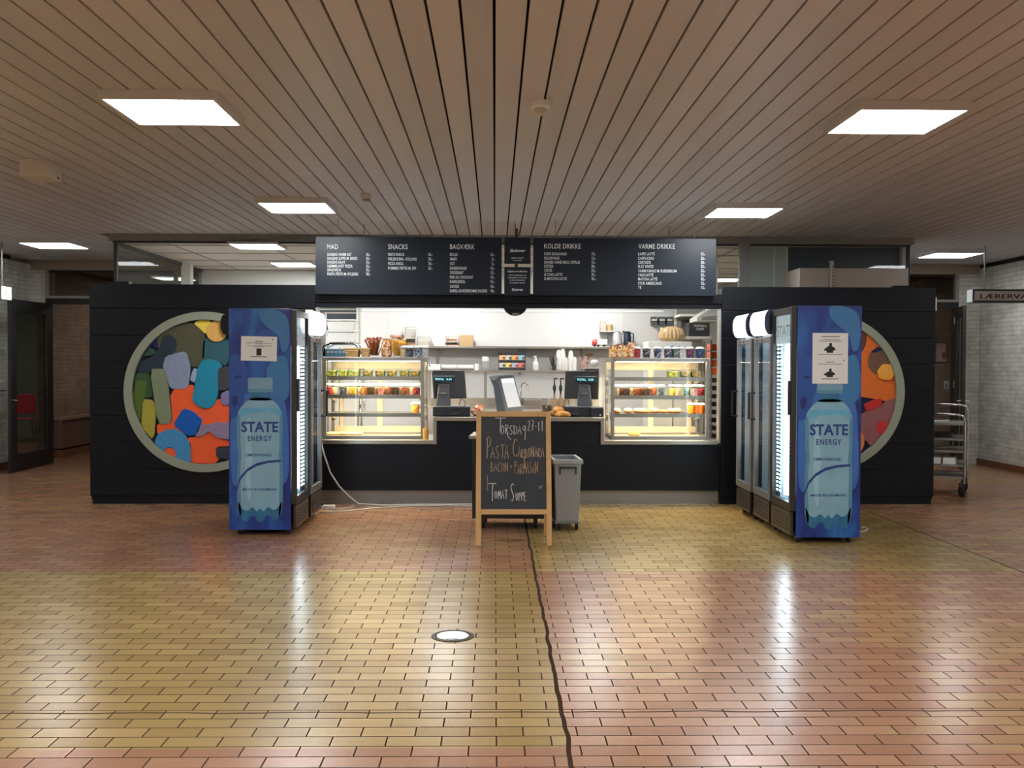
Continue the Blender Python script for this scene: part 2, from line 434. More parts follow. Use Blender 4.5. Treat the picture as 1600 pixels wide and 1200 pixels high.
struct('wall_left', mb, M_brick)
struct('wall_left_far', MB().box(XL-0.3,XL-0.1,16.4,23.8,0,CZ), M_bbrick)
struct('wall_right', MB().box(XR,XR+0.2,-6,15.9,0,CZ-0.06), M_brick)
mb = MB(); mb.box(XL-0.2,XL,-6,14.9,CZ-0.06,CZ+0.03); struct('trim_1', mb, mat('shadow_gap', C(20,18,17), 0.9))
mb = MB(); mb.box(XR,XR+0.2,-6,15.9,CZ-0.06,CZ+0.03); struct('trim_2', mb, MATS['shadow_gap'])
M_base = mat('brown_tile_skirting', C(120,76,52), 0.4, var=0.15, scale=20)
struct('baseboard_left', MB().box(XL,XL+0.02,-6,14.88,0,0.1), M_base)
struct('baseboard_right', MB().box(XR-0.02,XR,-6,15.85,0,0.1), M_base)
struct('wall_back_of_hall', MB().box(-8,8.6,-5.4,-5.2,0,CZ), M_brick)
# side room beyond the left door
struct('wall_side_room', MB().box(-13.5,-7.5,21.0,21.2,0,CZ), mat('grey_green_wall', C(150,158,150), 0.7))
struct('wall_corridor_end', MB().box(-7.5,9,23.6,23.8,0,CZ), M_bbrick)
struct('ceiling_corridor', MB().box(-13.8,9.5,EY+0.1,24,CZ,CZ+0.05), mat('corridor_ceiling', C(170,160,150), 0.7))
# bulkheads and end frames left and right of the kitchen
M_bulk = mat('bulkhead_paint', C(165,150,136), 0.6, var=0.04)
struct('trim_3', MB().box(XL-0.1,-4.95,EY,EY+0.12,3.0,CZ), M_bulk)
struct('trim_4', MB().box(5.1,XR+0.1,EY,EY+0.12,3.0,CZ), M_bulk)
M_dframe = mat('black_door_frame', C(30,29,29), 0.5, var=0.08)
M_gframe = mat('grey_frame', C(150,145,138), 0.5)
def end_frame(n, x0, x1, side):
    """door frame with a glazed panel above, in the end wall line"""
    fr = MB()
    fr.box(x0,x1,EY,EY+0.1,2.47,2.56); fr.box(x0,x0+0.07,EY,EY+0.1,0,2.47); fr.box(x1-0.07,x1,EY,EY+0.1,0,2.47)
    d = struct(n, fr, M_dframe)
    t = MB(); t.box(x0,x1,EY-0.01,EY+0.09,2.56,2.60); t.box(x0,x0+0.05,EY-0.01,EY+0.09,2.6,3.0); t.box(x1-0.05,x1,EY-0.01,EY+0.09,2.6,3.0)
    t.build('transom_frame', M_gframe, d)
    g = MB(); g.box(x0+0.05,x1-0.05,EY+0.04,EY+0.05,2.6,2.97); g.build('transom_glass', pane('smoky_glass', (0.62,0.60,0.58,1)), d)
    t = MB(); t.box(x0+0.05,x1-0.05,EY+0.02,EY+0.07,2.97,3.0); t.build('shadow_strip', M_dframe, d)
    return d
end_frame('door_1', -6.98, -4.95, 'l')
end_frame('door_2', 5.15, 7.32, 'r')
struct('wall_end_left', MB().box(XL-0.1,-6.98,EY,EY+0.12,2.5,3.0), M_brick)
struct('wall_end_right', MB().box(7.32,XR+0.1,EY,EY+0.12,0,3.0), M_brick)
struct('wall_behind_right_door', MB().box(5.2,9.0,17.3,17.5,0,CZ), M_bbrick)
struct('trim_5', MB().box(-7.28,-7.12,16.45,19.2,0.15,0.62), mat('brown_bench_panel', C(112,86,76), 0.6))
struct('trim_6', MB().box(-7.28,-7.09,16.45,19.2,0.62,0.66), mat('pale_edge', C(160,130,110), 0.6))
struct('trim_7', MB().box(-7.29,-7.11,16.45,23.5,0.0,0.12), M_base)
# ------------------------------------------------------------------ door leaves
def leaf(name, label, hinge, free, side):
    h = Vector((hinge[0], hinge[1], 0)); f = Vector((free[0], free[1], 0)); wd = (f-h).length
    rz = math.atan2(f.y-h.y, f.x-h.x)
    t = thing(name, label, 'door', (hinge[0], hinge[1], 0.01), rz=rz)
    st = 0.19
    fr = MB(); fr.box(0,st,-0.022,0.022,0,2.45); fr.box(wd-st,wd,-0.022,0.022,0,2.45); fr.box(st,wd-st,-0.022,0.022,0,0.24); fr.box(st,wd-st,-0.022,0.022,2.28,2.45)
    fr.build('frame', M_dframe, t, local=True, bevel=0.004)
    MB().box(st,wd-st,-0.004,0.004,0.24,2.28).build('glass', pane('door_glass', (0.72,0.74,0.73,1)), t, local=True)
    hd = MB()
    for s in (-1,1):
        hd.cyl((wd-0.06,s*0.02,1.02),(wd-0.06,s*0.07,1.02),0.011); hd.tube([(wd-0.06,s*0.07,1.02),(wd-0.19,s*0.07,1.02)],0.010)
        hd.cyl((wd-0.06,s*0.022,0.93),(wd-0.06,s*0.03,0.93),0.02)
    hd.build('handle', M_chrome, t, local=True, smooth=True)
    hg = MB()
    for z in (0.25,1.2,2.2): hg.cyl((0.0,-0.03,z),(0.0,-0.03,z+0.11),0.012)
    hg.build('hinge', M_alu, t, local=True)
    return t
leaf('glazed_door', 'tall black glazed door standing open beside the left brick wall', (-6.86,15.45), (-6.80,14.02), 1)
leaf('glazed_door', 'dark narrow-looking door leaf standing open by the right brick wall, behind the tray trolley', (7.24,15.45), (7.02,14.72), -1)
# ------------------------------------------------------------------ the kitchen shell and clerestory
GX0, GX1 = XX(181,GY,410), XX(1418,GY,410)
M_kwall = mat('kitchen_white_panel', C(226,228,228), 0.45, var=0.015, scale=1)
M_cream = mat('cream_panel', C(200,204,196), 0.5, var=0.02)
mb = MB(); mb.box(GX0-0.05,3.4,KY,KY+0.1,0,3.05)
struct('wall_kitchen_back', mb, M_kwall)
mb = MB()
for px in (608,745,877,970): X0 = XX(px,KY); mb.box(X0-0.012,X0+0.012,KY-0.006,KY,1.88,3.0)
struct('trim_8', mb, mat('panel_joint', C(240,241,240), 0.5))
struct('wall_kitchen_far', MB().box(3.4,6.5,20.5,20.6,0,3.05), M_kwall)
struct('wall_kitchen_right', MB().box(5.12,5.18,GY,20.5,0,3.05), M_kwall)
mb = MB(); mb.box(GX0-0.02,GX0+0.04,GY,KY,0,2.25)
struct('wall_kitchen_left', mb, M_kwall)
mb = MB(); mb.box(GX0,5.15,GY,20.5,3.06,3.1); struct('ceiling_kitchen', mb, mat('ceiling_tiles', C(214,210,202), 0.7, var=0.02))
mb = MB()
for k in range(9): mb.box(GX0,5.1,GY+0.3+k*0.9,GY+0.31+k*0.9,3.052,3.06)
for k in range(8): mb.box(GX0+0.6+k*1.2,GX0+0.61+k*1.2,GY,20,3.052,3.06)
struct('trim_9', mb, mat('tile_joint', C(150,148,142), 0.7))
mb = MB(); mb.box(GX0-0.06,GX1+0.06,GY-0.06,GY+0.06,3.07,CZ+0.03); mb.box(GX0-0.04,GX1+0.04,GY-0.09,GY-0.06,3.095,CZ)
struct('trim_10', mb, M_greypaint)
mb = MB(); mb.box(GX0-0.03,GX1+0.03,GY-0.02,GY+0.02,3.045,3.07)
for px in (181,1418):
    X0 = XX(px,GY,410); mb.box(X0-0.02,X0+0.02,GY-0.02,GY+0.02,2.2,3.05)
win = struct('window_1', mb, M_dgrey)
MB().box(GX0+0.02,XX(1152,GY,410),GY-0.004,GY+0.004,2.2,3.045).build('glass', M_glass, win)
MB().box(XX(1168,GY,410),GX1-0.02,GY-0.004,GY+0.004,2.2,3.045).build('glass', M_glass, win)
win2 = struct('window_2', MB().box(GX0-0.02,GX0+0.02,GY+0.02,KY,3.02,3.06), M_dgrey)
MB().box(GX0-0.004,GX0+0.004,GY+0.03,KY,2.25,3.02).build('glass', pane('grey_side_glass', (0.8,0.83,0.81,1)), win2)
struct('trim_11', MB().box(XX(1152,GY,410),XX(1168,GY,410),GY-0.12,GY-0.03,0,CZ), mat('grey_post', C(140,140,142), 0.55))
struct('trim_12', MB().box(GX0+0.0,GX0+0.14,14.95,15.1,0,3.06), M_white)
# panels behind the right clerestory
mb = MB(); mb.box(XX(1166,GY+0.1,410),XX(1230,GY+0.1,410),GY+0.1,GY+0.14,0,3.05)
struct('wall_cream_panel', mb, M_cream)
struct('trim_13', MB().box(XX(1208,GY+0.1,410),XX(1210.5,GY+0.1,410),GY+0.085,GY+0.1,1.5,3.05), M_white)
struct('trim_14', MB().box(XX(1228.5,GY+0.1,410),XX(1230.5,GY+0.1,410),GY+0.08,GY+0.1,1.5,3.05), M_white)
struct('wall_dark_panel', MB().box(XX(1230.5,GY+0.1,410),GX1,GY+0.1,GY+0.13,0,3.05), mat('slate_blue_panel', C(62,72,84), 0.35, var=0.05, scale=2))
struct('wall_low_left', MB().box(GX0,-2.1,GY-0.05,GY+0.05,0,2.2), M_kwall)
struct('wall_low_right', MB().box(2.95,GX1,GY-0.05,GY+0.05,0,2.2), M_kwall)
# dark window in the kitchen's back wall, with blind slats
wx0, wx1 = XX(500,KY-0.02), XX(557,KY-0.02)
mb = MB(); mb.box(wx0-0.06,wx1+0.03,KY-0.05,KY,1.9,2.62); w3 = struct('window_3', mb, M_white)
MB().box(wx0,wx1,KY-0.06,KY-0.05,2.0,2.47).build('pane', mat('dark_window', C(48,58,66), 0.2), w3)
mb = MB()
for k in range(3): mb.box(wx0,wx1,KY-0.075,KY-0.06,2.36+k*0.055,2.385+k*0.055)
mb.build('blind', mat('blind_slats', C(150,146,132), 0.6), w3)
# ------------------------------------------------------------------ kiosk cladding
TOPZ = ZZ(446, BY)
def clad(name, px0, px1, notch):
    x0 = XX(px0,BY,600); x1 = XX(px1,BY,600); h = 0.2955; z = 0.33; mb = MB()
    mb.box(x0+notch[0],x1-notch[1],BY+0.015,BY+0.2,0.0,0.09)
    zs = [0.09]
    while zs[-1] < TOPZ-0.01:
        zs.append(min(TOPZ, (zs[-1]+h) if len(zs) > 1 else 0.385))
    for a, b in zip(zs[:-1], zs[1:]): mb.box(x0,x1,BY,BY+0.03,a+0.003,b-0.003)
    mb.box(x0+0.005,x1-0.005,BY+0.02,BY+0.2,0.05,TOPZ-0.01)
    struct(name, mb, M_black, bevel=0.003)
    return x0, x1
LX0, LX1 = clad('wall_front_left', 140, 492.5, (0.02,0))
RX0, RX1 = clad('wall_front_right', 1127, 1460.5, (0,0.02))
for px, py in ((172,440),(228,441)):
    pass
LZ0, LZ1 = ZZ(481, BY), ZZ(461.5, BY)
mb = MB(); zm = ZZ(473.5, BY)
mb.box(LX1,RX0,BY+0.01,BY+0.1,zm+0.003,LZ1+0.02); mb.box(LX1,RX0,BY+0.025,BY+0.1,LZ0,zm-0.003); mb.box(LX1,RX0,BY+0.05,BY+0.1,zm-0.01,zm+0.01)
struct('trim_15', mb, M_black, bevel=0.002)
# pale lining of the hatch
mb = MB(); mb.box(LX1,LX1+0.03,BY+0.03,BY+0.14,0.65,LZ0); mb.box(RX0-0.02,RX0,BY+0.03,BY+0.14,0.65,LZ0)
struct('trim_16', mb, mat('hatch_lining', C(190,188,182), 0.35, 0.5))
# ------------------------------------------------------------------ lamps
M_led = glow('led_panel_white', (0.95,0.985,1.0,1), PANEL_L)
M_led_dim = glow('led_panel_corridor', (0.95,0.985,1.0,1), 24.0)
M_led_hall = glow('led_panel_entrance', (0.95,0.985,1.0,1), 60.0)
M_lframe = mat('lamp_frame_white', C(205,205,205), 0.5, var=0.02)
def panel(cx, cy, label, z=CZ, wd=0.68, m=None, name='ceiling_light', dp=0.6, thick=0.055, group='square LED panels on the ceiling'):
    t = thing(name, label, 'ceiling light', (cx, cy, z-thick), group)
    a = wd/2; d = dp/2; f = MB()
    f.box(-a,a,-d,-d+0.025,0,thick); f.box(-a,a,d-0.025,d,0,thick); f.box(-a,-a+0.025,-d+0.025,d-0.025,0,thick); f.box(a-0.025,a,-d+0.025,d-0.025,0,thick); f.box(-a+0.02,a-0.02,-d+0.02,d-0.02,thick-0.01,thick)
    f.build('frame', M_lframe, t, local=True)
    MB().box(-a+0.025,a-0.025,-d+0.025,d-0.025,0.003,0.012).build('diffuser', m or M_led, t, local=True)
    return t
def lamp_at(pxc, ytop, label, m=None):
    """near top edge of the lamp at picture row ytop"""
    hz = VY + ROLL*(pxc-773); Y = (CZ-H)*F/(hz-ytop)
    return panel((pxc-773)/F*Y, Y+0.32, label, dp=0.66, wd=0.69, m=m)
lamp_at(250, 145.5, 'large square LED lamp on the ceiling, nearest on the left')
lamp_at(1431, 156, 'large square LED lamp on the ceiling, nearest on the right')
lamp_at(456.7, 310.5, 'square LED lamp on the ceiling, farther back above the left blue cooler')
lamp_at(1173, 316.5, 'square LED lamp on the ceiling, farther back above the right coolers')
lamp_at(75, 375.5, 'square LED lamp on the ceiling above the open left door', M_led_dim)
lamp_at(1505, 388, 'square LED lamp on the ceiling above the hanging sign on the right', M_led_dim)
for cx in (-5.5,-1.95,2.5,6.1):
    for cy in (2.6,-1.2): panel(cx, cy, 'square LED lamp on the ceiling behind and above the viewer', dp=0.66, wd=0.69, m=M_led_hall)
panel(-5.6, 9.3, 'square LED lamp on the ceiling beyond the left edge of the view', dp=0.66, wd=0.69, m=M_led_dim)
panel(6.2, 9.3, 'square LED lamp on the ceiling beyond the right edge of the view', dp=0.66, wd=0.69, m=M_led_dim)
M_kled = glow('kitchen_led', (1.0,0.98,0.95,1), KITCHEN_L)
KP = 'square LED panels in the kitchen ceiling'
panel(-3.0,12.62,'bright LED panel in the kitchen ceiling, nearest behind the left glazing',z=3.06,wd=0.62,dp=0.6,m=M_kled,thick=0.03,group=KP)
panel(-3.0,14.9,'bright LED panel in the kitchen ceiling, second one back behind the left glazing',z=3.06,wd=0.62,dp=0.6,m=M_kled,thick=0.03,group=KP)
panel(3.95,17.2,'bright LED panel in the kitchen ceiling, seen right of the menu boards',z=3.06,wd=0.62,dp=0.6,m=M_kled,thick=0.03,group=KP)
for cx in (-0.75,1.5):
    for cy in (12.9,14.9): panel(cx,cy,'bright LED panel in the kitchen ceiling hidden behind the menu boards',z=3.06,wd=0.62,dp=0.6,m=M_kled,thick=0.03,group=KP)
bt = thing('added_batten','long LED batten added unseen behind the lintel to brighten the counter','ceiling light',(0.25,BY+0.42,LZ0+0.09))  # added light, unseen behind the lintel, brightens counter and case tops
MB().box(-1.8,2.3,BY+0.37,BY+0.47,LZ0+0.105,LZ0+0.15).build('housing', M_lframe, bt)
MB().box(-1.78,2.28,BY+0.38,BY+0.46,LZ0+0.09,LZ0+0.105).build('diffuser', glow('added_batten_glow',(1.0,0.96,0.9,1),22.0), bt)
for xx in (-1.5,2.0): MB().cyl((xx,BY+0.42,LZ0+0.15),(xx,BY+0.42,CZ),0.005).build('suspension_wire', M_alu, bt)
panel(-5.85,18.25,'bright LED panel in the corridor ceiling, seen through the left glazing',wd=0.66,dp=0.66,m=glow('corridor_led',(1,0.9,0.78,1),9.0),group='corridor lamps')
panel(-9.6,18.0,'LED panel in the side room behind the left door',wd=0.66,dp=0.66,m=glow('side_room_led',(1,0.95,0.88,1),18.0),group='corridor lamps')
panel(6.6,16.4,'LED panel in the corridor behind the right door',wd=0.4,dp=0.4,m=MATS['corridor_led'],group='corridor lamps')
# ------------------------------------------------------------------ service counter
CTZ = ZZ(652.5, BY); SLZ = ZZ(687.5, BY+0.05)
cx0, cx1 = XX(677.5,BY,670), XX(943.5,BY,670)
ct = thing('service_counter','long black serving counter with steel edges below the hatch','counter',((cx0+cx1)/2, BY+0.1, 0))
ka = ZZ(766.5, BY)
mb = MB(); mb.box(LX1+0.005,RX0-0.005,BY+0.02,BY+0.05,ka,SLZ-0.03); mb.box(cx0+0.03,cx1-0.03,BY+0.02,BY+0.05,SLZ-0.03,CTZ-0.03)
mb.build('front_panel', M_black, ct, bevel=0.002)
for a_, b_ in ((LX1+0.03,cx0),(cx1,RX0-0.03)): MB().box(a_,b_,BY+0.0,BY+0.95,SLZ-0.045,SLZ).build('display_ledge', M_steel, ct, bevel=0.004)
mb = MB(); mb.box(cx0-0.005,cx1+0.005,BY-0.005,BY+0.75,CTZ-0.04,CTZ); mb.box(cx0-0.005,cx0+0.035,BY-0.005,BY+0.75,SLZ-0.045,CTZ-0.04); mb.box(cx1-0.035,cx1+0.005,BY-0.005,BY+0.75,SLZ-0.045,CTZ-0.04)
mb.build('worktop', M_steel, ct, bevel=0.004)
mb = MB(); mb.box(LX1+0.005,RX0-0.005,BY+0.09,BY+0.1,0.0,ka+0.02); mb.build('kick_plate', mat('kick_steel', C(150,148,144), 0.4, 0.5, var=0.08, scale=3), ct)
mb = MB(); mb.box(LX1+0.03,cx0,BY+0.1,BY+0.9,0.0,SLZ-0.05); mb.box(cx1,RX0-0.03,BY+0.1,BY+0.9,0.0,SLZ-0.05); mb.box(cx0,cx1,BY+0.1,BY+0.72,0.0,CTZ-0.05); mb.build('cabinet_body', M_dgrey, ct)
# ------------------------------------------------------------------ display cases
M_cframe = mat('case_frame_steel', C(150,145,138), 0.35, 0.7, var=0.04)
M_cin = mat('case_cream_lining', C(222,208,180), 0.45, var=0.02)
M_warm = glow('warm_led_strip', (1.0,0.80,0.50,1), CASE_L)
M_cglass = pane('case_glass', (0.96,0.97,0.96,1), maxr=0.5)
CY0 = BY+0.15; CD = 0.62
CTOP = ZZ(558.5, CY0)
SHZ = [ZZ(p, CY0) for p in (589.5, 618.5, 647.0)]      # shelf tops
BASEZ = ZZ(683.5, CY0)
def case(px0, px1, label, div):
    x0, x1 = XX(px0,CY0,620), XX(px1,CY0,620); t = thing('display_case', label, 'display case', ((x0+x1)/2, CY0+CD/2, SLZ), 'display cases on the counter')
    p = 0.036; mb = MB(); z0 = SLZ+0.0; z1 = CTOP
    for y in (CY0, CY0+CD-p):
        mb.box(x0,x0+p,y,y+p,z0,z1); mb.box(x1-p,x1,y,y+p,z0,z1); mb.box(x0+p,x1-p,y,y+p,z1-0.045,z1); mb.box(x0+p,x1-p,y,y+p,z0,z0+0.04)
    for x in (x0,x1-p):
        mb.box(x,x+p,CY0+p,CY0+CD-p,z1-0.045,z1); mb.box(x,x+p,CY0+p,CY0+CD-p,z0,z0+0.04)
    mb.build('frame', M_cframe, t, bevel=0.004)
    MB().box(x0+p,x1-p,CY0+0.01,CY0+0.016,z0+0.04,z1-0.045).build('front_glass', M_cglass, t)
    for g_ in (x0+0.006,x1-0.012): MB().box(g_,g_+0.006,CY0+p,CY0+CD-p,z0+0.04,z1-0.045).build('side_glass', M_cglass, t)
    MB().box(x0+0.01,x1-0.01,CY0+p,CY0+CD-0.01,z1-0.012,z1-0.004).build('top_panel', M_cframe, t)
    MB().box(x0+p,x1-p,CY0+p,CY0+CD-p,z0+0.005,BASEZ).build('base_tray', M_cin, t)
    dx = XX(div, CY0+CD, 620)
    mb = MB(); mb.box(dx-0.03,dx+0.03,CY0+CD-0.034,CY0+CD-0.018,BASEZ+0.09,z1-0.14); mb.box(x0+p,x1-p,CY0+CD-0.03,CY0+CD-0.015,BASEZ,BASEZ+0.09); mb.box(x0+p,x1-p,CY0+CD-0.03,CY0+CD-0.015,z1-0.14,z1-0.05)
    ux = x0+0.12 if px0 < 773 else x1-0.12
    mb.box(ux-0.02,ux+0.02,CY0+CD-0.05,CY0+CD-0.032,BASEZ+0.001,z1-0.06)
    mb.build('sliding_door_frame', M_cin, t)
    for z in SHZ:
        sh = MB().box(x0+p,x1-p,CY0+0.06,CY0+0.09,z-0.036,z+0.006).box(x0+p,x1-p,CY0+0.09,CY0+CD-0.07,z-0.012,z).build('shelf', M_cframe, t)
        for x in (x0+0.06,x1-0.06): MB().prismx([(CY0+0.14,z-0.03),(CY0+CD-0.07,z-0.03),(CY0+CD-0.07,z-0.10)], x-0.008, x+0.008).build('bracket', M_cin, sh)
        MB().box(x0+p+0.02,x1-p-0.02,CY0+0.092,CY0+0.125,z-0.03,z-0.014).build('light_strip', M_warm, sh)
    MB().box(x0+p+0.02,x1-p-0.02,CY0+0.04,CY0+0.075,z1-0.046,z1-0.03).build('light_strip', M_warm, t)
    return x0, x1
CLX0, CLX1 = case(504.5, 662.5, 'glass display case with salad tubs, left of the tills', 594)
CRX0, CRX1 = case(955, 1108.5, 'glass display case with iced buns, right of the tills', 1016)
# ------------------------------------------------------------------ tubs and cups
def cyc(px, Y): return (px-773)/F*Y
M_lid = mat('frosted_lid', C(226,226,220), 0.25, var=0.02)
def make_tub(label, loc, fill, group):
    t = thing('salad_tub', label, 'salad tub', loc, group); a, d, h = 0.062, 0.075, 0.082
    MB().tbox(-a,a,-d,d,0,h,0.008).build('tub', M_clear, t, local=True, bevel=0.004)
    MB().tbox(-a+0.006,a-0.006,-d+0.006,d-0.006,0.003,h*0.86,0.008).build('salad', fill, t, local=True, bevel=0.006)
    MB().box(-a-0.003,a+0.003,-d-0.003,d+0.003,h,h+0.012).build('lid', M_clear, t, local=True, bevel=0.004)
    return t
def make_cup(label, loc, fill, group, r=0.042, h=0.13, cat='snack cup', name='snack_cup', full=0.78):
    t = thing(name, label, cat, loc, group); q = r*0.82
    MB().lathe([(q,0),(r,h*0.82)],0,0,18).build('cup', M_clear, t, local=True, smooth=True)
    MB().lathe([(q-0.003,0.003),(q+(r-q)*full-0.003,h*0.82*full-0.006),((q)*0.5,h*0.82*full+0.004)],0,0,16).build('filling', fill, t, local=True, smooth=True)
    MB().lathe([(r+0.002,h*0.82),(r+0.002,h*0.86),(r*0.8,h*0.97),(r*0.5,h)],0,0,18).build('lid', M_lid, t, local=True, smooth=True)
    return t
greens = specks('green_salad', [C(60,88,30),C(110,128,48),C(150,150,70),C(70,70,30),C(140,90,50),C(90,120,40)], 70)
dgreens = specks('dark_salad', [C(40,58,26),C(70,86,34),C(120,116,60),C(150,80,40),C(50,50,24)], 70)
y0 = CY0+0.19
for i, u in enumerate((205,335,455,600,740,865,1005,1125)):
    make_tub('tub of %s salad, top shelf of left display case, %s from the left' % ('pale green' if i < 3 else 'dark green', ORD[i]), (cyc(490+u/7.06,y0), y0, SHZ[0]), greens if i < 3 else dgreens, 'salad tubs on the left top shelf')
for i, u in enumerate((855,1000,1115)):
    make_tub('tub of green salad, top shelf of right display case, %s of three' % ORD[i], (cyc(930+u/7.06,y0), y0, SHZ[0]), greens if i == 0 else dgreens, 'salad tubs on the right top shelf')
CC = {'red':[C(190,50,50),C(220,120,110),C(150,30,40)], 'blue-grey':[C(90,110,125),C(140,155,165),C(60,75,90)], 'yellow':[C(235,190,70),C(245,215,120),C(210,160,40)],
 'orange':[C(235,140,50),C(245,180,90),C(200,100,40)], 'brown':[C(110,70,45),C(150,100,60),C(80,50,35)], 'pink and red':[C(235,120,110),C(210,70,60),C(245,180,160)],
 'dark brown':[C(80,55,50),C(110,80,70),C(60,40,40)], 'rust':[C(170,85,50),C(200,120,70),C(120,60,40)], 'crimson':[C(190,45,60),C(220,90,90),C(150,30,45)],
 'pale':[C(235,215,180),C(220,190,150),C(200,160,120)], 'teal':[C(70,130,130),C(120,160,150),C(60,100,110)], 'pink':[C(225,150,150),C(200,110,120),C(240,190,180)],
 'black and white':[C(40,42,50),C(170,172,180),C(30,32,44),C(70,72,90)], 'navy':[C(35,40,70),C(60,70,110),C(180,185,200)], 'green and grey':[C(80,120,90),C(170,180,175),C(60,90,80),C(140,90,120)],
 'purple':[C(110,50,90),C(150,80,120),C(60,40,70)], 'blue':[C(40,70,120),C(80,120,160),C(50,50,80)], 'mixed':[C(90,90,110),C(200,190,195),C(130,60,90),C(60,60,80)], 'white':[C(225,222,216),C(205,200,195),C(180,178,180)]}
def cm(c): return specks('sweets_'+c.replace(' ','_'), CC[c], 85)
for i, (u, c) in enumerate(zip((175,235,320,385,440,510,570,640,690,745,800,850,910,960,1015,1080,1140), ('red','pale','blue-grey','pale','yellow','pale','orange','brown','pale','pink and red','pale','rust','dark brown','pale','rust','pale','crimson'))):
    yy = CY0+0.15+(0.09 if c == 'pale' else 0)
    make_cup('cup of %s snacks, second shelf of left case, %s from the left' % (c, (ORD+['fourteenth','fifteenth','sixteenth','seventeenth'])[i]), (cyc(490+u/7.06,yy), yy, SHZ[1]), cm(c), 'snack cups on the left second shelf', 0.045 if c != 'pale' else 0.04, 0.135)
for i, (u, c) in enumerate(zip((235,290,350,410,460,520,580,650,735,855,930,1020,1105,1175), ('pale','brown','dark brown','pale','rust','brown','dark brown','rust','blue-grey','yellow','pale','teal','pink','crimson'))):
    yy = CY0+0.15+(0.08 if i % 2 else 0)
    make_cup('cup of %s snacks, second shelf of right case, %s from the left' % (c, (ORD+['fourteenth'])[i]), (cyc(930+u/7.06,yy), yy, SHZ[1]), cm(c), 'snack cups on the right second shelf', 0.043, 0.13)
# juices on the third shelves
M_juice = mat('orange_juice', C(240,140,40), 0.3, var=0.15, scale=20)
M_juice2 = mat('amber_juice', C(205,90,30), 0.3, var=0.15, scale=20)
yy = CY0+0.2
make_cup('tall cup of orange fruit at the right end of the left case, third shelf', (cyc(490+1125/7.06,yy),yy,SHZ[2]), cm('orange'), 'juice cups', 0.052,0.125,'fruit cup','fruit_cup',0.95)
for i, u in enumerate((1060,1125,1185)):
    make_cup('cup of amber drink on the third shelf of the right case, %s of three' % ORD[i], (cyc(930+u/7.06,yy+0.06*(i%2)),yy+0.06*(i%2),SHZ[2]), M_juice if i == 0 else M_juice2, 'juice cups', 0.043,0.125,'fruit cup','fruit_cup',0.95)
# iced pastries
M_icing = mat('white_icing', C(245,240,230), 0.35, var=0.02)
M_dough = mat('brown_dough', C(170,110,65), 0.65, var=0.25, scale=30, bump=0.2)
for i, (u, ic) in enumerate(((240,1),(370,1),(480,1),(530,1),(565,0),(670,1),(760,0),(850,2),(915,2))):
    x = cyc(930+u/7.06, yy)
    t = thing('iced_bun', ('white-iced bun' if ic == 1 else 'plain brown bun' if ic == 0 else 'pale glazed bun')+', third shelf of right case, %s from the left' % ORD[i], 'bun', (x, yy+0.02*(i%3), SHZ[2]), 'buns on the right third shelf')
    b = MB(); b.ball((0,0,0.026), 0.052, 0.06, 0.026, 14, 8, 0.03); b.build('dough', M_dough, t, local=True, smooth=True)
    if ic: b = MB(); b.ball((0,0,0.044), 0.046, 0.054, 0.017, 14, 8, 0.05); b.build('icing', M_icing if ic == 1 else mat('pale_glaze', C(240,222,180), 0.3), t, local=True, smooth=True)
# bread and wraps on the bottom of the cases
M_wrap = mat('flatbread', C(226,186,120), 0.6, var=0.2, scale=30, bump=0.2)
def wrap(label, px, z, sc, rz, name='bread_wrap', m=None):
    yv = CY0+0.22; b = MB(); L_ = 0.13*sc
    b.lathe([(0.012,-L_),(0.032,-L_*0.8),(0.04,-L_*0.2),(0.038,L_*0.4),(0.03,L_*0.85),(0.01,L_)],0,0,12)
    ca, sa = math.cos(rz), math.sin(rz)
    b.v = [Vector((cyc(px,yv)+p.z*ca-p.y*sa, yv+p.z*sa+p.y*ca, z+0.024+p.x*0.6)) for p in b.v]
    solo(name, b, m or M_wrap, label, 'bread', 'breads on the case floors', smooth=True)
wrap('filled flatbread lying at the left on the floor of the left case', 521, BASEZ, 0.62, 0.35)
wrap('filled flatbread in the middle of the three on the left case floor', 540, BASEZ, 0.66, -0.3)
wrap('filled flatbread lying rightmost on the floor of the left case', 558, BASEZ, 0.55, 0.4)
wrap('small brown bread roll on the floor of the right case', 992, BASEZ, 0.55, 0.1, 'bread_roll', M_crust)
# ------------------------------------------------------------------ on top of the left case
yt = CY0+0.2
M_wick = mat('pale_wicker', C(226,190,130), 0.6, var=0.25, scale=50, bump=0.4)
def basket(label, px0, px1):
    x0, x1 = cyc(px0,yt), cyc(px1,yt); t = thing('bread_basket', label, 'basket', ((x0+x1)/2, yt, CTOP), 'wicker baskets'); a = (x1-x0)/2; h = 0.095
    b = MB(); b.tbox(-a,a,-0.12,0.12,0,h,0.02); b.build('body', M_wick, t, local=True, bevel=0.01)
    b = MB()
    for k in range(5): b.tube([(-a+0.018-0.004*k,-0.105-0.0035*k,0.01+k*0.02),(a-0.018+0.004*k,-0.105-0.0035*k,0.01+k*0.02)],0.006,6)
    b.tube([(-a,-0.12,h),(a,-0.12,h),(a,0.12,h),(-a,0.12,h),(-a,-0.12,h)],0.009,6); b.build('woven_rim', M_wick, t, local=True)
basket('pale wicker basket on top of the left case, nearer the blue cooler', 541, 564)
basket('pale wicker basket on top of the left case, next to the brown biscuit cup', 565, 580)
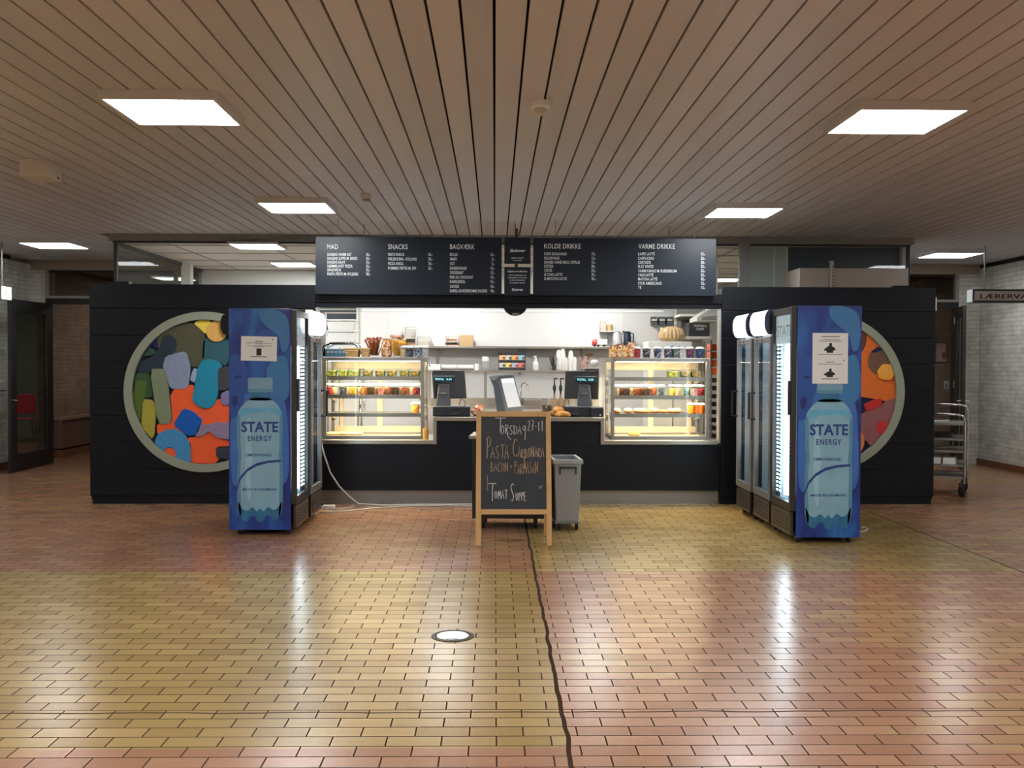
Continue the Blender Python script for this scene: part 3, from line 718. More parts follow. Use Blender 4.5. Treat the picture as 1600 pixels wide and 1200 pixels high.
def sticks(n, r0, r1, h, rr=0.008):
    b = MB()
    for i in range(n):
        t = random.uniform(0,6.28); a = random.uniform(0,r0); c = random.uniform(0.2,1)*r1; hh = h*random.uniform(0.8,1.1)
        b.tube([(a*math.cos(t),a*math.sin(t),0.02),((a*0.4+c*0.6)*math.cos(t),(a*0.4+c*0.6)*math.sin(t),hh*0.6),(c*math.cos(t),c*math.sin(t),hh)], rr, 6)
        b.ball((c*math.cos(t),c*math.sin(t),hh), rr*2.6, n=7, m=5, jit=0.2)
    return b
def stickcup(label, px, c1, hgt=0.2, name='biscuit_cup'):
    t = thing(name, label, 'biscuit cup', (cyc(px,yt), yt, CTOP), 'biscuit cups on the left case')
    MB().lathe([(0.05,0),(0.065,0.12),(0.066,0.122)],0,0,18).build('cup', M_clear, t, local=True, smooth=True)
    sticks(30, 0.04, 0.115, hgt, 0.006).build('biscuits', c1, t, local=True, smooth=True)
stickcup('clear cup of brown twig-like biscuits on the left case', 586, mat('brown_biscuit', C(158,88,50), 0.6, var=0.3, scale=30))
stickcup('clear cup of yellow and brown straws on the left case', 622, mat('golden_biscuit', C(226,170,70), 0.6, var=0.35, scale=30), 0.18)
def bag(label, px, wpx, hpx, m, group, base, yv, name='snack_bag'):
    wv = wpx/F*yv; hv = hpx/F*yv; b = MB(); n = 10; prof = [(0.42,0.0),(0.5,0.12),(0.5,0.5),(0.46,0.8),(0.3,0.92),(0.46,1.0)]
    b.lathe([(p*wv, q*hv) for p, q in prof], 0, 0, 14, 1.0, 0.6)
    b.v = [Vector((p.x*(1+random.uniform(-.06,.06))+cyc(px,yv), p.y*(1+random.uniform(-.1,.1))+yv, p.z+base)) for p in b.v]
    solo(name, b, m, label, 'snack bag', group, smooth=True)
M_bagp = specks('pretzel_bag', [C(240,205,150),C(226,170,110),C(200,120,80),C(248,230,200),C(180,90,60)], 55, 0.3)
bag('pale see-through bag of pretzels between the two biscuit cups', 604.5, 17, 29, M_bagp, 'snack bags', CTOP, yt)
yf = CY0+0.1
def sweetcup(label, px, c, group, wpx=12.5, hpx=17, yv=None, base=None):
    yv = yv or yf; r = wpx/F*yv/2; h = hpx/F*yv
    return make_cup(label, (cyc(px,yv), yv, CTOP if base is None else base), cm(c), group, r, h*1.05, 'sweet cup', 'sweet_cup', 0.97)
for i, (px, c) in enumerate(((631,'pale'),(641,'black and white'),(654,'navy'),(664.5,'white'))):
    sweetcup('cup of %s sweets on top of the left case, %s of four' % (c, ORD[i]), px, c, 'sweet cups on the left case', 11.5)
# ------------------------------------------------------------------ on top of the right case
for i, (px, hp, c) in enumerate(((958,20,0),(967,22,1),(976,20,0),(986,25,1))):
    bag('see-through bag of orange crisps on the right case, %s from the left' % ORD[i], px, 13, hp, M_bagp if c else specks('crisp_bag',[C(235,190,110),C(220,150,70),C(245,225,190),C(170,90,50)],50,0.3), 'snack bags', CTOP, yf+0.02)
for i, (px, c) in enumerate(((996.5,'crimson'),(1010.5,'black and white'),(1028,'navy'),(1044,'mixed'),(1057,'green and grey'),(1065,'white'),(1078.5,'purple'),(1094.5,'blue'))):
    sweetcup('cup of %s sweets on top of the right case, %s from the left' % (c, ORD[i]), px, c, 'sweet cups on the right case', 13.5 if i not in (0,5) else 10, 17)
for i, (px, c) in enumerate(((1048,C(30,120,190)),(1059.5,C(70,80,150)))):
    b = MB(); yv = CY0+0.42; b.lathe([(0.028,0),(0.04,0.06),(0.041,0.135),(0.036,0.14)],cyc(px,yv),yv,16); b.v = [Vector((p.x,p.y,p.z+CTOP)) for p in b.v]
    solo('yogurt_cup', b, mat('yogurt_blue_%d' % i, c, 0.35, var=0.25, scale=14), ('bright blue' if i == 0 else 'violet-blue')+' cup standing behind the sweet cups on the right case', 'cup', 'blue cups', smooth=True)
# ------------------------------------------------------------------ tills
M_disp = glow('cyan_display', (0.03,0.75,0.85,1), 1.3)
M_tilldark = mat('till_black', C(26,27,32), 0.38, var=0.06)
M_tillgrey = mat('till_slate', C(58,62,72), 0.42, var=0.05)
def till(px, label, flip, yaw, hw, mo, so):
    yv = BY+0.42
    t = thing('cash_register', label, 'cash register', (cyc(px,yv), yv, CTZ), 'tills on the counter')
    k = yv/F; s = -1 if flip else 1
    d = MB(); d.box(-hw,hw,-0.17,0.2,0.0,0.105); dr = d.build('cash_drawer', M_tilldark, t, local=True, bevel=0.006)
    MB().box(-hw+0.01,0.0,-0.178,-0.17,0.012,0.095).build('drawer_front', mat('drawer_front', C(34,38,48), 0.35), dr, local=True, bevel=0.003)
    sl = MB(); sl.box(0.02*s-0.045,0.02*s+0.045,-0.19,-0.165,0.008,0.014); sl.box(0.02*s-0.045,0.02*s-0.037,-0.19,-0.165,0.008,0.045); sl.box(0.02*s+0.037,0.02*s+0.045,-0.19,-0.165,0.008,0.045); sl.box(0.02*s-0.045,0.02*s+0.045,-0.19,-0.186,0.008,0.045)
    sl.build('card_slot', M_dgrey, dr, local=True)
    MB().box(-hw+0.03,hw-0.01,-0.12,0.19,0.105,0.116).build('receipt_tray', M_grey, t, local=True, bevel=0.003)
    # stand leaning back
    st = MB(); x0 = so
    st.add([(x0-0.095,-0.09,0.116),(x0+0.075,-0.09,0.116),(x0+0.075,0.05,0.116),(x0-0.095,0.05,0.116),(x0-0.065+0.02*s*0,-0.02,0.36),(x0+0.055,-0.02,0.36),(x0+0.055,0.06,0.36),(x0-0.065,0.06,0.36)],[(0,3,2,1),(4,5,6,7),(0,1,5,4),(1,2,6,5),(2,3,7,6),(3,0,4,7)])
    sto = st.build('stand', M_tillgrey, t, local=True, bevel=0.01)
    b = MB(); b.box(x0-0.035,x0+0.03,-0.074,-0.05,0.255,0.264); b.build('maker_badge', M_grey, sto, local=True)
    # monitor seen from behind, turned and tilted
    def mx(p):
        q = Matrix.Rotation(yaw,3,'Z') @ (Matrix.Rotation(-0.22 if True else 0,3,'X') @ Vector(p)); return q + Vector((mo,0.1,0.36))
    m = MB(mx); m.box(-0.2,0.2,-0.012,0.02,-0.17,0.15); m.build('monitor', M_tilldark, t, local=True, bevel=0.01)
    m = MB(mx); m.box(-0.185,0.185,0.02,0.024,-0.15,0.135); m.build('screen', glow('till_screen',(0.5,0.6,0.7,1),0.5), t, local=True)
    m = MB(mx); m.box(-0.19,0.19,-0.016,0.018,0.15,0.158); m.build('top_edge', M_chrome, t, local=True)
    cd = MB(); cd.box(x0-0.125,x0+0.125,-0.075,-0.045,0.385,0.455); c = cd.build('customer_display', M_tilldark, t, local=True, bevel=0.006)
    MB().box(x0-0.115,x0+0.115,-0.077,-0.075,0.392,0.448).build('display_glass', mat('display_teal', C(6,52,66), 0.2), c, local=True)
    tx = MB(); rnd = random.Random(3)
    tx.text('0,00', x0+0.03, 0.408, -0.0775, 0.022, sp=1.1); tx.text('TOTAL', x0-0.1, 0.408, -0.0775, 0.022, sp=1.0)
    tx.build('display_digits', M_disp, c, local=True)
    lead = MB(); lead.tube([(0.08*s,0.0,0.12),(0.1*s,-0.05,0.2),(0.15*s,-0.09,0.17),(0.15*s,-0.12,0.12),(0.1*s,-0.185,0.05),(0.05*s,-0.19,0.02)],0.004,6); lead.build('scanner_lead', M_bplastic, t, local=True)
    return t
till(706.5, 'black till with a teal customer display, left of the grey terminal', False, 0.38, 0.21, -0.037, -0.09)
till(901, 'black till with a teal customer display, right of the grey terminal', True, -0.25, 0.15, 0.07, 0.10)
# receipt printer beside the right till
x0, x1 = XX(922,BY+0.3,640), XX(942,BY+0.3,640)
t = thing('receipt_printer','black receipt printer right of the right-hand till','printer',((x0+x1)/2, BY+0.3, CTZ))
MB().box(x0,x1,BY+0.2,BY+0.42,CTZ,CTZ+0.1).build('body', M_bplastic, t, bevel=0.008)
MB().box(x0+0.01,x1-0.005,BY+0.2,BY+0.4,CTZ+0.1,CTZ+0.112).build('top_cover', M_grey, t, bevel=0.003)
MB().cyl((x1-0.04,BY+0.198,CTZ+0.022),(x1-0.04,BY+0.2,CTZ+0.022),0.007).build('power_light', glow('pale_led',(0.8,0.8,0.8,1),0.6), t)
mb = MB(); mb.box(x0+0.0,x1-0.03,BY+0.46,BY+0.6,CTZ,CTZ+0.2); solo('paper_stack', mb, M_paper, 'white stack of paper behind the black receipt printer', 'paper')
# ------------------------------------------------------------------ grey tablet stand
YT = BY+0.5
t = thing('order_terminal','grey leaning order terminal with a white screen, between the tills','terminal',(cyc(797,YT), YT, CTZ))
K = lambda x, y: (660+x/5.333, 540+y/5.333)
def kk(pts, Y): return [(at(*K(*p),Y).x, at(*K(*p),Y).z) for p in pts]
mb = MB(); mb.prism(kk([(590,300),(610,262),(640,248),(750,237),(770,262),(846,572),(625,572)], YT-0.0), YT, YT+0.12); mb.build('body', mat('terminal_grey', C(128,132,138), 0.45, var=0.04), t, bevel=0.012)
mb = MB(); mb.prism(kk([(555,252),(620,242),(750,236),(765,250),(640,262),(600,300),(575,290)], YT-0.03), YT-0.04, YT+0.13); mb.build('hood', mat('terminal_grey', C(128,132,138)), t, bevel=0.01)
mb = MB(); mb.prism(kk([(556,258),(600,290),(640,330),(690,560),(622,560),(592,340)], YT-0.015), YT-0.02, YT+0.1); mb.build('side_panel', mat('terminal_side', C(78,84,94), 0.45), t, bevel=0.008)
mb = MB(); mb.prism(kk([(652,276),(758,270),(822,506),(712,516)], YT-0.006), YT-0.012, YT+0.002); sc = mb.build('screen', glow('screen_pale', (0.60,0.66,0.72,1), 0.35), t)
mb = MB(); mb.prism(kk([(664,282),(756,276),(764,304),(672,310)], YT-0.013), YT-0.0145, YT-0.012); mb.build('screen_header', glow('screen_white',(0.9,0.92,0.95,1),0.75), sc)
# ------------------------------------------------------------------ bakery on the counter
def pile(label, px, name, m, n, wx, base, yv, cat='bread', hz=0.05):
    b = MB(); rn = random.Random(px)
    for i in range(n):
        b.ball((cyc(px,yv)+rn.uniform(-wx,wx), yv+rn.uniform(-0.05,0.05), base+0.022+hz*(i/n)), 0.055*rn.uniform(0.7,1), 0.05, 0.028, 10, 6, 0.12)
    solo(name, b, m, label, cat, smooth=True)
M_bun = specks('bagged_buns', [C(205,110,60),C(225,150,100),C(190,80,50),C(240,200,170)], 30, 0.35)
pile('see-through bag of reddish buns on the counter beside the left till', 746, 'bun_bag', M_bun, 9, 0.04, CTZ, BY+0.35, 'bread', 0.09)
def croissant(label, px, py, rz, yv, z):
    b = MB(); pts = []
    for i in range(9):
        a = -1.1+2.2*i/8; pts.append((0.075*math.sin(a), 0.05*math.cos(a)-0.04, 0.02+0.014*math.cos(a*1.2)))
    for i, p in enumerate(pts): b.ball(p, 0.02+0.016*math.cos(-1.1+2.2*i/8), n=10, m=6, jit=0.06)
    ca, sa = math.cos(rz), math.sin(rz); c = Vector((cyc(px,yv),yv,z))
    b.v = [Vector((p.x*ca-p.y*sa, p.x*sa+p.y*ca, p.z))+c for p in b.v]
    solo('croissant', b, M_crust, label, 'croissant', 'croissants on the counter', smooth=True)
croissant('golden croissant on the counter, the one nearest the right till', 879, 645, 0.3, BY+0.2, CTZ)
croissant('golden croissant on the counter, second one from the right till', 867, 645, -0.4, BY+0.28, CTZ)
croissant('golden croissant on top of the two by the right till', 872, 640, 0.9, BY+0.25, CTZ+0.045)
mb = MB(); mb.box(XX(762,BY+0.4),XX(860,BY+0.4),BY+0.3,BY+0.6,CTZ,CTZ+0.03); solo('baking_tray', mb, mat('tray_with_flour_dust', C(224,190,140), 0.5, var=0.2, scale=14), 'pale wooden serving board on the counter behind the chalkboard', 'serving board', bevel=0.004)
# ------------------------------------------------------------------ back of the kitchen: wall shelf and over-shelf
WSZ = ZZ(541, KY-0.3); WSX0, WSX1 = XX(633,KY-0.3,540), XX(958,KY-0.3,540)
t = thing('wall_shelf','long steel shelf across the white kitchen wall','shelf',((WSX0+WSX1)/2, KY-0.15, WSZ))
MB().box(WSX0,WSX1,KY-0.32,KY-0.002,WSZ-0.035,WSZ).build('board', M_steel, t, bevel=0.003)
for px in (683.5,812,909.5):
    x = XX(px,KY-0.05,555); b = MB(); b.box(x-0.025,x+0.025,KY-0.03,KY-0.002,WSZ-0.45,WSZ-0.035); b.box(x-0.012,x+0.012,KY-0.26,KY-0.03,WSZ-0.07,WSZ-0.035); b.build('bracket', M_alu, t)
OY = KY-0.72; OSZ = ZZ(578.5, OY); OX0, OX1 = XX(668,OY,580), XX(903,OY,580)
BCZ = 0.92
BT0 = XX(655,OY-0.1,640); BT1 = XX(912,OY-0.1,640)
t = thing('work_table','steel work table with a sink along the back wall of the kitchen','table',((BT0+BT1)/2, OY+0.2, 0))
MB().box(BT0,BT1,OY-0.15,OY+0.55,BCZ-0.04,BCZ).build('table_top', M_steel, t, bevel=0.004)
b = MB(); b.box(BT0,BT1,OY+0.5,OY+0.55,BCZ,BCZ+0.1); b.build('splashback', M_steel, t)
sx0, sx1 = XX(819,OY,630), XX(848,OY,630)
b = MB(); b.box(sx0,sx1,OY-0.1,OY+0.3,BCZ,BCZ+0.10); b.build('sink', M_steel, t, bevel=0.01)
for x in (BT0+0.05,BT1-0.1):
    for y in (OY-0.1,OY+0.48): MB().box(x,x+0.04,y,y+0.04,0,BCZ-0.04).build('leg', M_steel, t)
fx = XX(813.5,OY+0.3,630); b = MB(); b.tube([(fx,OY+0.3,BCZ),(fx,OY+0.3,BCZ+0.27),(fx+0.02,OY+0.3,BCZ+0.33),(fx+0.06,OY+0.28,BCZ+0.35),(fx+0.1,OY+0.26,BCZ+0.32),(fx+0.11,OY+0.25,BCZ+0.24)],0.014,10); b.cyl((fx,OY+0.3,BCZ),(fx,OY+0.3,BCZ+0.05),0.025)
solo('kitchen_tap', b, M_chrome, 'curved chrome tap at the sink behind the order terminal', 'tap', smooth=True)
t = thing('over_shelf','steel rack shelf standing on the back work table','shelf',((OX0+OX1)/2, OY+0.2, BCZ))
MB().box(OX0,OX1,OY,OY+0.3,OSZ-0.035,OSZ).build('board', M_steel, t, bevel=0.003)
for px in (671,758.5,900):
    x = XX(px,OY,600); MB().box(x-0.022,x+0.022,OY+0.01,OY+0.05,BCZ,OSZ-0.035).build('upright', M_alu, t)
# items on the over-shelf
y = OY+0.12
def bxp(name, label, cat, px0, px1, hpx, m, base, yv, dep=0.15, group=None, bevel=0.004):
    return solo(name, MB().box(cyc(px0,yv),cyc(px1,yv),yv,yv+dep,base,base+hpx/F*yv), m, label, cat, group, bevel)
t = thing('label_printer','small white box with a black dot at the left end of the rack shelf','box',(cyc(678.5,y), y, OSZ))
MB().box(cyc(669,y),cyc(688,y),y,y+0.15,OSZ,OSZ+9/F*y).build('body', M_wplastic, t, bevel=0.004)
MB().cyl((cyc(671.5,y),y-0.002,OSZ+0.07),(cyc(671.5,y),y,OSZ+0.07),0.012).build('button', M_ink, t)
def cupstack_lying(label, px0, px1, r):
    z = OSZ+r; b = MB(); n = 9; L_ = cyc(px1,y)-cyc(px0,y)
    for i in range(n): b.cyl((cyc(px0,y)+L_*i/n,y+0.06,z),(cyc(px0,y)+L_*(i+0.98)/n,y+0.06,z),r*0.93,r)
    solo('cup_stack', b, M_wplastic, label, 'cup stack', 'paper cups on the rack shelf', smooth=False)
cupstack_lying('stack of white paper cups lying on the rack shelf, left one', 690, 714, 0.042)
cupstack_lying('stack of white paper cups lying on the rack shelf, right one', 715.5, 740, 0.040)
b = MB(); b.lathe([(0.045,0),(0.03,0.1)],cyc(745,y),y+0.06,16); b.v = [p+Vector((0,0,OSZ)) for p in b.v]
solo('paper_cup', b, M_wplastic, 'single white cup turned upside down on the rack shelf', 'cup', smooth=True)
b = MB(); n = 8
for i in range(n): b.lathe([(0.046,i*0.018),(0.06,i*0.018+0.02)],cyc(758.5,y),y+0.06,18)
b.lathe([(0.052,0.144),(0.05,0.2),(0.042,0.21)],cyc(758.5,y),y+0.06,18); b.v = [p+Vector((0,0,OSZ)) for p in b.v]
solo('cup_tower', b, M_wplastic, 'tall upright stack of white cups on the rack shelf', 'cup stack')
t = thing('tea_display','rack of eight colourful tea boxes in two rows on the rack shelf','tea rack',(cyc(799.5,y), y, OSZ))
x0, x1 = cyc(779,y), cyc(821,y); hh = 27.5/F*y; b = MB()
b.box(x0,x1,y,y+0.12,0+OSZ,OSZ+0.02); b.box(x0,x1,y+0.1,y+0.12,OSZ,OSZ+hh); b.box(x0,x1,y,y+0.12,OSZ+hh-0.03,OSZ+hh); b.box(x0,x1,y,y+0.12,OSZ+0.13,OSZ+0.137)
b.box(x0,x0+0.006,y,y+0.12,OSZ,OSZ+hh); b.box(x1-0.006,x1,y,y+0.12,OSZ,OSZ+hh); b.build('rack', M_dgrey, t)
cols = [C(235,190,150),C(215,215,205),C(230,180,110),C(140,205,225),C(215,215,210),C(230,220,130),C(190,185,215),C(225,120,120)]
for i in range(8):
    c, r = i % 4, i // 4; a = x0+0.008+(x1-x0-0.016)*c/4; bb = a+(x1-x0-0.016)/4-0.006; z = OSZ+0.137+0.001 if r == 0 else OSZ+0.021
    bx = MB().box(a,bb,y+0.005,y+0.09,z,z+0.095).build('tea_box', mat('tea_box_%d' % i, cols[i], 0.6, var=0.12, scale=40), t)
    MB().box(a,bb,y+0.002,y+0.005,z,z+0.022).build('dark_base', M_dgrey, bx)
    MB().box(a+(bb-a)*0.6,bb-0.004,y+0.002,y+0.005,z+0.03,z+0.07).build('picture', mat('tea_pic_%d' % (i%3), (C(150,90,50),C(70,80,70),C(170,60,60))[i%3], 0.6), bx)
t = thing('pump_bottle','white pump soap bottle on the rack shelf, right of the tea rack','bottle',(cyc(837.3,y), y+0.06, OSZ)); c = (0,0)
MB().lathe([(0.045,0),(0.046,0.10),(0.04,0.125),(0.014,0.15),(0.013,0.165)],0,0,18).build('bottle', M_wplastic, t, local=True, smooth=True)
MB().box(-0.03,0.03,-0.047,-0.044,0.02,0.09).build('label', M_paper, t, local=True)
b = MB(); b.cyl((0,0,0.165),(0,0,0.19),0.018,0.014); b.cyl((0,0,0.19),(0,0,0.21),0.005); b.tube([(0.015,0,0.212),(-0.03,0,0.214),(-0.04,0,0.205)],0.007); b.build('pump', M_wplastic, t, local=True, smooth=True)
t = thing('straw_holder','bunch of black straws in a small cup on the rack shelf','straws',(cyc(866,y), y+0.06, OSZ))
MB().lathe([(0.03,0),(0.034,0.09)],0,0,14).build('cup', M_dgrey, t, local=True)
b = MB()
for i in range(14): a = random.uniform(0,6.28); q = random.uniform(0.03,0.075); b.tube([(0.01*math.cos(a),0.01*math.sin(a),0.01),(q*math.cos(a),q*0.6*math.sin(a),random.uniform(0.17,0.225))],0.0055,6)
b.build('straws', M_bplastic, t, local=True)
def film(label, px, wpx, hpx, k):
    b = MB(); wv = wpx/F*y/2; hv = hpx/F*y; b.lathe([(wv*0.9,0),(wv,hv*0.3),(wv*0.95,hv*0.7),(wv*0.7,hv*0.9),(wv*0.35,hv)],0,0,14,1,0.7)
    b.v = [Vector((p.x*random.uniform(0.85,1.1)+cyc(px,y), p.y*random.uniform(0.85,1.1)+y+0.08, p.z+OSZ)) for p in b.v]
    solo('lid_sleeve', b, mat('crinkled_white_film', C(228,228,226), 0.25, var=0.1, scale=30, bump=0.4), label, 'bag', 'white wrapped sleeves on the rack shelf', smooth=True)
film('tall white film sleeve of cups beside the black straws', 874, 11, 32, 0); film('tallest white film sleeve of cups, second after the straws', 880, 9, 34, 1); film('short white film sleeve in the middle of the row', 885, 6, 20, 2)
film('white film sleeve of cups, second from the right end of the rack shelf', 892.5, 9, 31, 3); film('short white film sleeve at the right end of the rack shelf', 898.5, 7, 21, 4)
# items on the wall shelf
y = KY-0.26
def crate(label, px0, px1, hpx, base, fill=None):
    x0, x1 = cyc(px0,y), cyc(px1,y); hh = hpx/F*y; t = thing('acrylic_box', label, 'clear box', ((x0+x1)/2, y, base), 'clear boxes on the wall shelf')
    b = MB(); q = 0.008; b.box(x0,x1,y,y+0.2,base,base+q); b.box(x0,x0+q,y,y+0.2,base+q,base+hh); b.box(x1-q,x1,y,y+0.2,base+q,base+hh); b.box(x0+q,x1-q,y+0.19,y+0.2,base+q,base+hh)
    MB().box(x0,x1,y,y+0.2,base+hh,base+hh+q).build('lid', pane('milky_front',(0.95,0.95,0.93,1)), t)
    b.build('box', mat('milky_plastic', C(236,236,234), 0.3), t)
    MB().box(x0+q,x1-q,y+0.002,y+0.005,base+q,base+hh).build('front', pane('milky_front',(0.92,0.92,0.9,1)), t)
    if fill: MB().box(x0+0.02,x1-0.02,y+0.03,y+0.17,base+q,base+q+hh*0.45).build('contents', fill, t)
    return base+hh+q
M_brownfill = specks('biscuit_crumbs', [C(150,110,85),C(200,170,145),C(170,120,90)], 45)
M_pale = mat('pale_contents', C(215,208,196), 0.6, var=0.06)
z1 = crate('clear box on the wall shelf, lower left of the stack', 609, 630, 11, WSZ, M_pale)
z2 = crate('clear box of brown biscuits on the wall shelf, lower middle of the stack', 631, 650, 11, WSZ, M_brownfill)
crate('low clear box on the wall shelf, right of the stack', 651, 672, 14, WSZ, M_pale)
crate('clear box with a lid standing on top of the stack', 631.5, 650.5, 17, z2)
b = MB(); rn = random.Random(5)
for i in range(16): b.ball((cyc(619.5,y)+rn.uniform(-0.09,0.09), y+0.1+rn.uniform(-0.05,0.05), z1+0.018+rn.uniform(0,0.02)), 0.03, 0.03, 0.02, 8, 5, 0.2)
solo('cookie_pile', b, mat('reddish_cookie', C(190,130,105), 0.7, var=0.3, scale=30), 'pile of reddish cookies on the clear boxes at the left of the wall shelf', 'cookies')
b = MB()
for i in range(7): a = random.uniform(-0.5,0.5); xx = cyc(679+i*2.2,y); b.tube([(xx,y+0.1,WSZ+0.0),(xx+0.16*math.sin(a),y+0.12,WSZ+0.2*math.cos(a))],0.013,7)
solo('paper_rolls', b, M_wplastic, 'bundle of white paper rolls leaning on the wall shelf', 'paper rolls')
z3 = crate('clear box of brown packets, lower one beside the cardboard box', 695.5, 716, 5.5, WSZ, M_brownfill)
crate('clear box of brown packets, upper one beside the cardboard box', 695.5, 716, 9, z3, M_brownfill)
bxp('cardboard_box','plain brown cardboard box on the wall shelf','box',718,739,17.5,mat('cardboard',C(190,160,118),0.75,var=0.06),WSZ,y,0.18)
# toy lorry
x0, x1 = cyc(925.5,y), cyc(949,y); Lt = x1-x0
t = thing('toy_lorry','red and white toy lorry on the wall shelf','toy',((x0+x1)/2, y+0.05, WSZ))
MB().box(x0+Lt*0.34,x1,y,y+0.09,WSZ+0.03,WSZ+0.115).build('cargo_box', M_white, t, bevel=0.004)
cabn = MB().prism([(x0,WSZ+0.03),(x0+Lt*0.32,WSZ+0.03),(x0+Lt*0.32,WSZ+0.118),(x0+0.02,WSZ+0.112),(x0,WSZ+0.07)], y, y+0.09).build('cab', mat('toy_red', C(205,60,60), 0.4), t, bevel=0.004)
MB().box(x0+0.02,x0+Lt*0.26,y-0.002,y,WSZ+0.075,WSZ+0.1).build('window', mat('toy_window', C(225,170,170), 0.3), cabn)
MB().box(x0,x1,y+0.01,y+0.08,WSZ+0.018,WSZ+0.03).build('chassis', M_dgrey, t)
for k in (0.17,0.42,0.8): MB().cyl((x0+Lt*k,y-0.004,WSZ+0.018),(x0+Lt*k,y+0.094,WSZ+0.018),0.018).build('wheel', M_rubber, t)
# kettle and flask
t = thing('glass_kettle','pale glass kettle with grey lid on the wall shelf','kettle',(cyc(965.5,y), y+0.08, WSZ))
MB().lathe([(0.075,0),(0.078,0.03),(0.07,0.18),(0.06,0.22)],0,0,20).build('body', mat('kettle_pale', C(205,210,215), 0.2, 0.2), t, local=True, smooth=True)
MB().lathe([(0.06,0.22),(0.05,0.24),(0.015,0.25)],0,0,16).build('lid', M_alu, t, local=True, smooth=True)
b = MB(); b.tube([(0.06,0,0.21),(0.11,0,0.2),(0.115,0,0.08),(0.075,0,0.04)],0.012); b.build('handle', M_grey, t, local=True, smooth=True)
t = thing('thermos_jug','dark thermos jug on the wall shelf','jug',(cyc(981.5,y), y+0.08, WSZ))
MB().lathe([(0.06,0),(0.062,0.17),(0.05,0.21),(0.045,0.235),(0.05,0.245)],0,0,20).build('body', mat('jug_dark', C(40,52,72), 0.2, 0.3), t, local=True, smooth=True)
b = MB(); b.tube([(0.045,0,0.22),(0.095,0,0.21),(0.095,0,0.08),(0.06,0,0.05)],0.011); b.build('handle', M_bplastic, t, local=True, smooth=True)
b = MB(); b.tube([(-0.045,0,0.225),(-0.075,0,0.245)],0.014); b.build('spout', M_bplastic, t, local=True)
# small bracket shelf with packets
YB = KY-0.12; z = ZZ(516.5,YB)
t = thing('small_wall_shelf','small white shelf high on the kitchen wall','shelf',(cyc(947,YB), YB, z))
MB().box(cyc(937.5,YB),cyc(959,YB),YB-0.08,YB+0.11,z-0.016,z).build('board', M_white, t)
MB().box(cyc(949,YB),cyc(951,YB),YB+0.06,YB+0.11,z-0.2,z-0.016).build('bracket', M_alu, t)
b = MB()
for i in range(6): b.box(cyc(937.5,YB)+0.004*(i%2),cyc(946,YB),YB-0.06,YB+0.06,z+i*0.028,z+i*0.028+0.024)
solo('napkin_stack', b, specks('striped_packets',[C(235,225,215),C(205,180,165),C(225,200,185)],40), 'stack of pale striped packets on the small high shelf', 'packets')
b = MB(); b.lathe([(0.05,0),(0.055,0.03),(0.05,0.1)],cyc(952,YB),YB,12); b.v=[p+Vector((0,0,z)) for p in b.v]
solo('paper_pot', b, mat('kraft_pot', C(205,175,130), 0.7, var=0.1), 'brown paper pot on the small high shelf', 'pot')
# three wall dispensers
for i, px in enumerate((1021.5,1034,1046)):
    YD = KY-0.05; x0, x1 = cyc(px-4.6,YD), cyc(px+4.6,YD); z0, z1 = ZZ(507.5,YD), ZZ(494,YD)
    t = thing('glove_dispenser','dark grey wall dispenser with a white slot, %s of three' % ('left one','middle one','right one')[i],'dispenser',((x0+x1)/2, YD, z0),'wall dispensers')
    MB().box(x0,x1,YD-0.07,YD+0.045,z0,z1).build('body', mat('slate_plastic', C(88,98,106), 0.4), t, bevel=0.006)
    MB().box(x0+0.006,x1-0.006,YD-0.074,YD-0.07,z0+0.07,z0+0.1).build('slot', M_paper, t)
    MB().box(x0-0.006,x1+0.012,YD-0.076,YD+0.045,z0+0.058,z0+0.066).build('band', M_bplastic, t)
# big bag of paper filters
YF = 13.5; b = MB(); x0 = cyc(1050,YF); zb = ZZ(533,YF)
bs = thing('filter_shelf','white cupboard behind the right case under the bag of filters','cupboard',(x0, YF+0.2, 0))
MB().box(x0-0.35,x0+0.24,YF-0.2,YF+0.25,0,zb).build('body', M_white, bs, bevel=0.004)
MB().box(x0-0.02,x0-0.01,YF-0.206,YF-0.2,0.1,zb-0.05).build('door_gap', M_dgrey, bs)
t = thing('filter_bag','clear bag of large brown basket filters behind the right case','bag',(x0, YF, zb))
b = MB(); n = 40; vs = []
for k, (rr, zz) in enumerate(((0.12,0.0),(0.165,0.05),(0.17,0.10),(0.14,0.165),(0.06,0.205))):
    for i in range(n): a = 2*math.pi*i/n; q = rr*(1+(0.09 if i % 2 else -0.06)); vs.append((q*math.cos(a), q*0.6*math.sin(a), zz))
fs = [(k*n+i, k*n+(i+1)%n, (k+1)*n+(i+1)%n, (k+1)*n+i) for k in range(4) for i in range(n)]+[list(range(n-1,-1,-1)), [4*n+i for i in range(n)]]
b.add(vs, fs); b.build('filters', mat('brown_filter_paper', C(214,184,138), 0.7, var=0.12, scale=20), t, local=True)
b = MB(); b.lathe([(0.14,0.0),(0.19,0.05),(0.195,0.12),(0.16,0.19),(0.07,0.235)],0,0,22,1,0.7); b.v = [Vector((p.x*random.uniform(0.92,1.06),p.y*random.uniform(0.92,1.06),p.z)) for p in b.v]
b.build('plastic_bag', pane('film_bag',(0.95,0.95,0.95,1),rough=0.1), t, local=True, smooth=True)
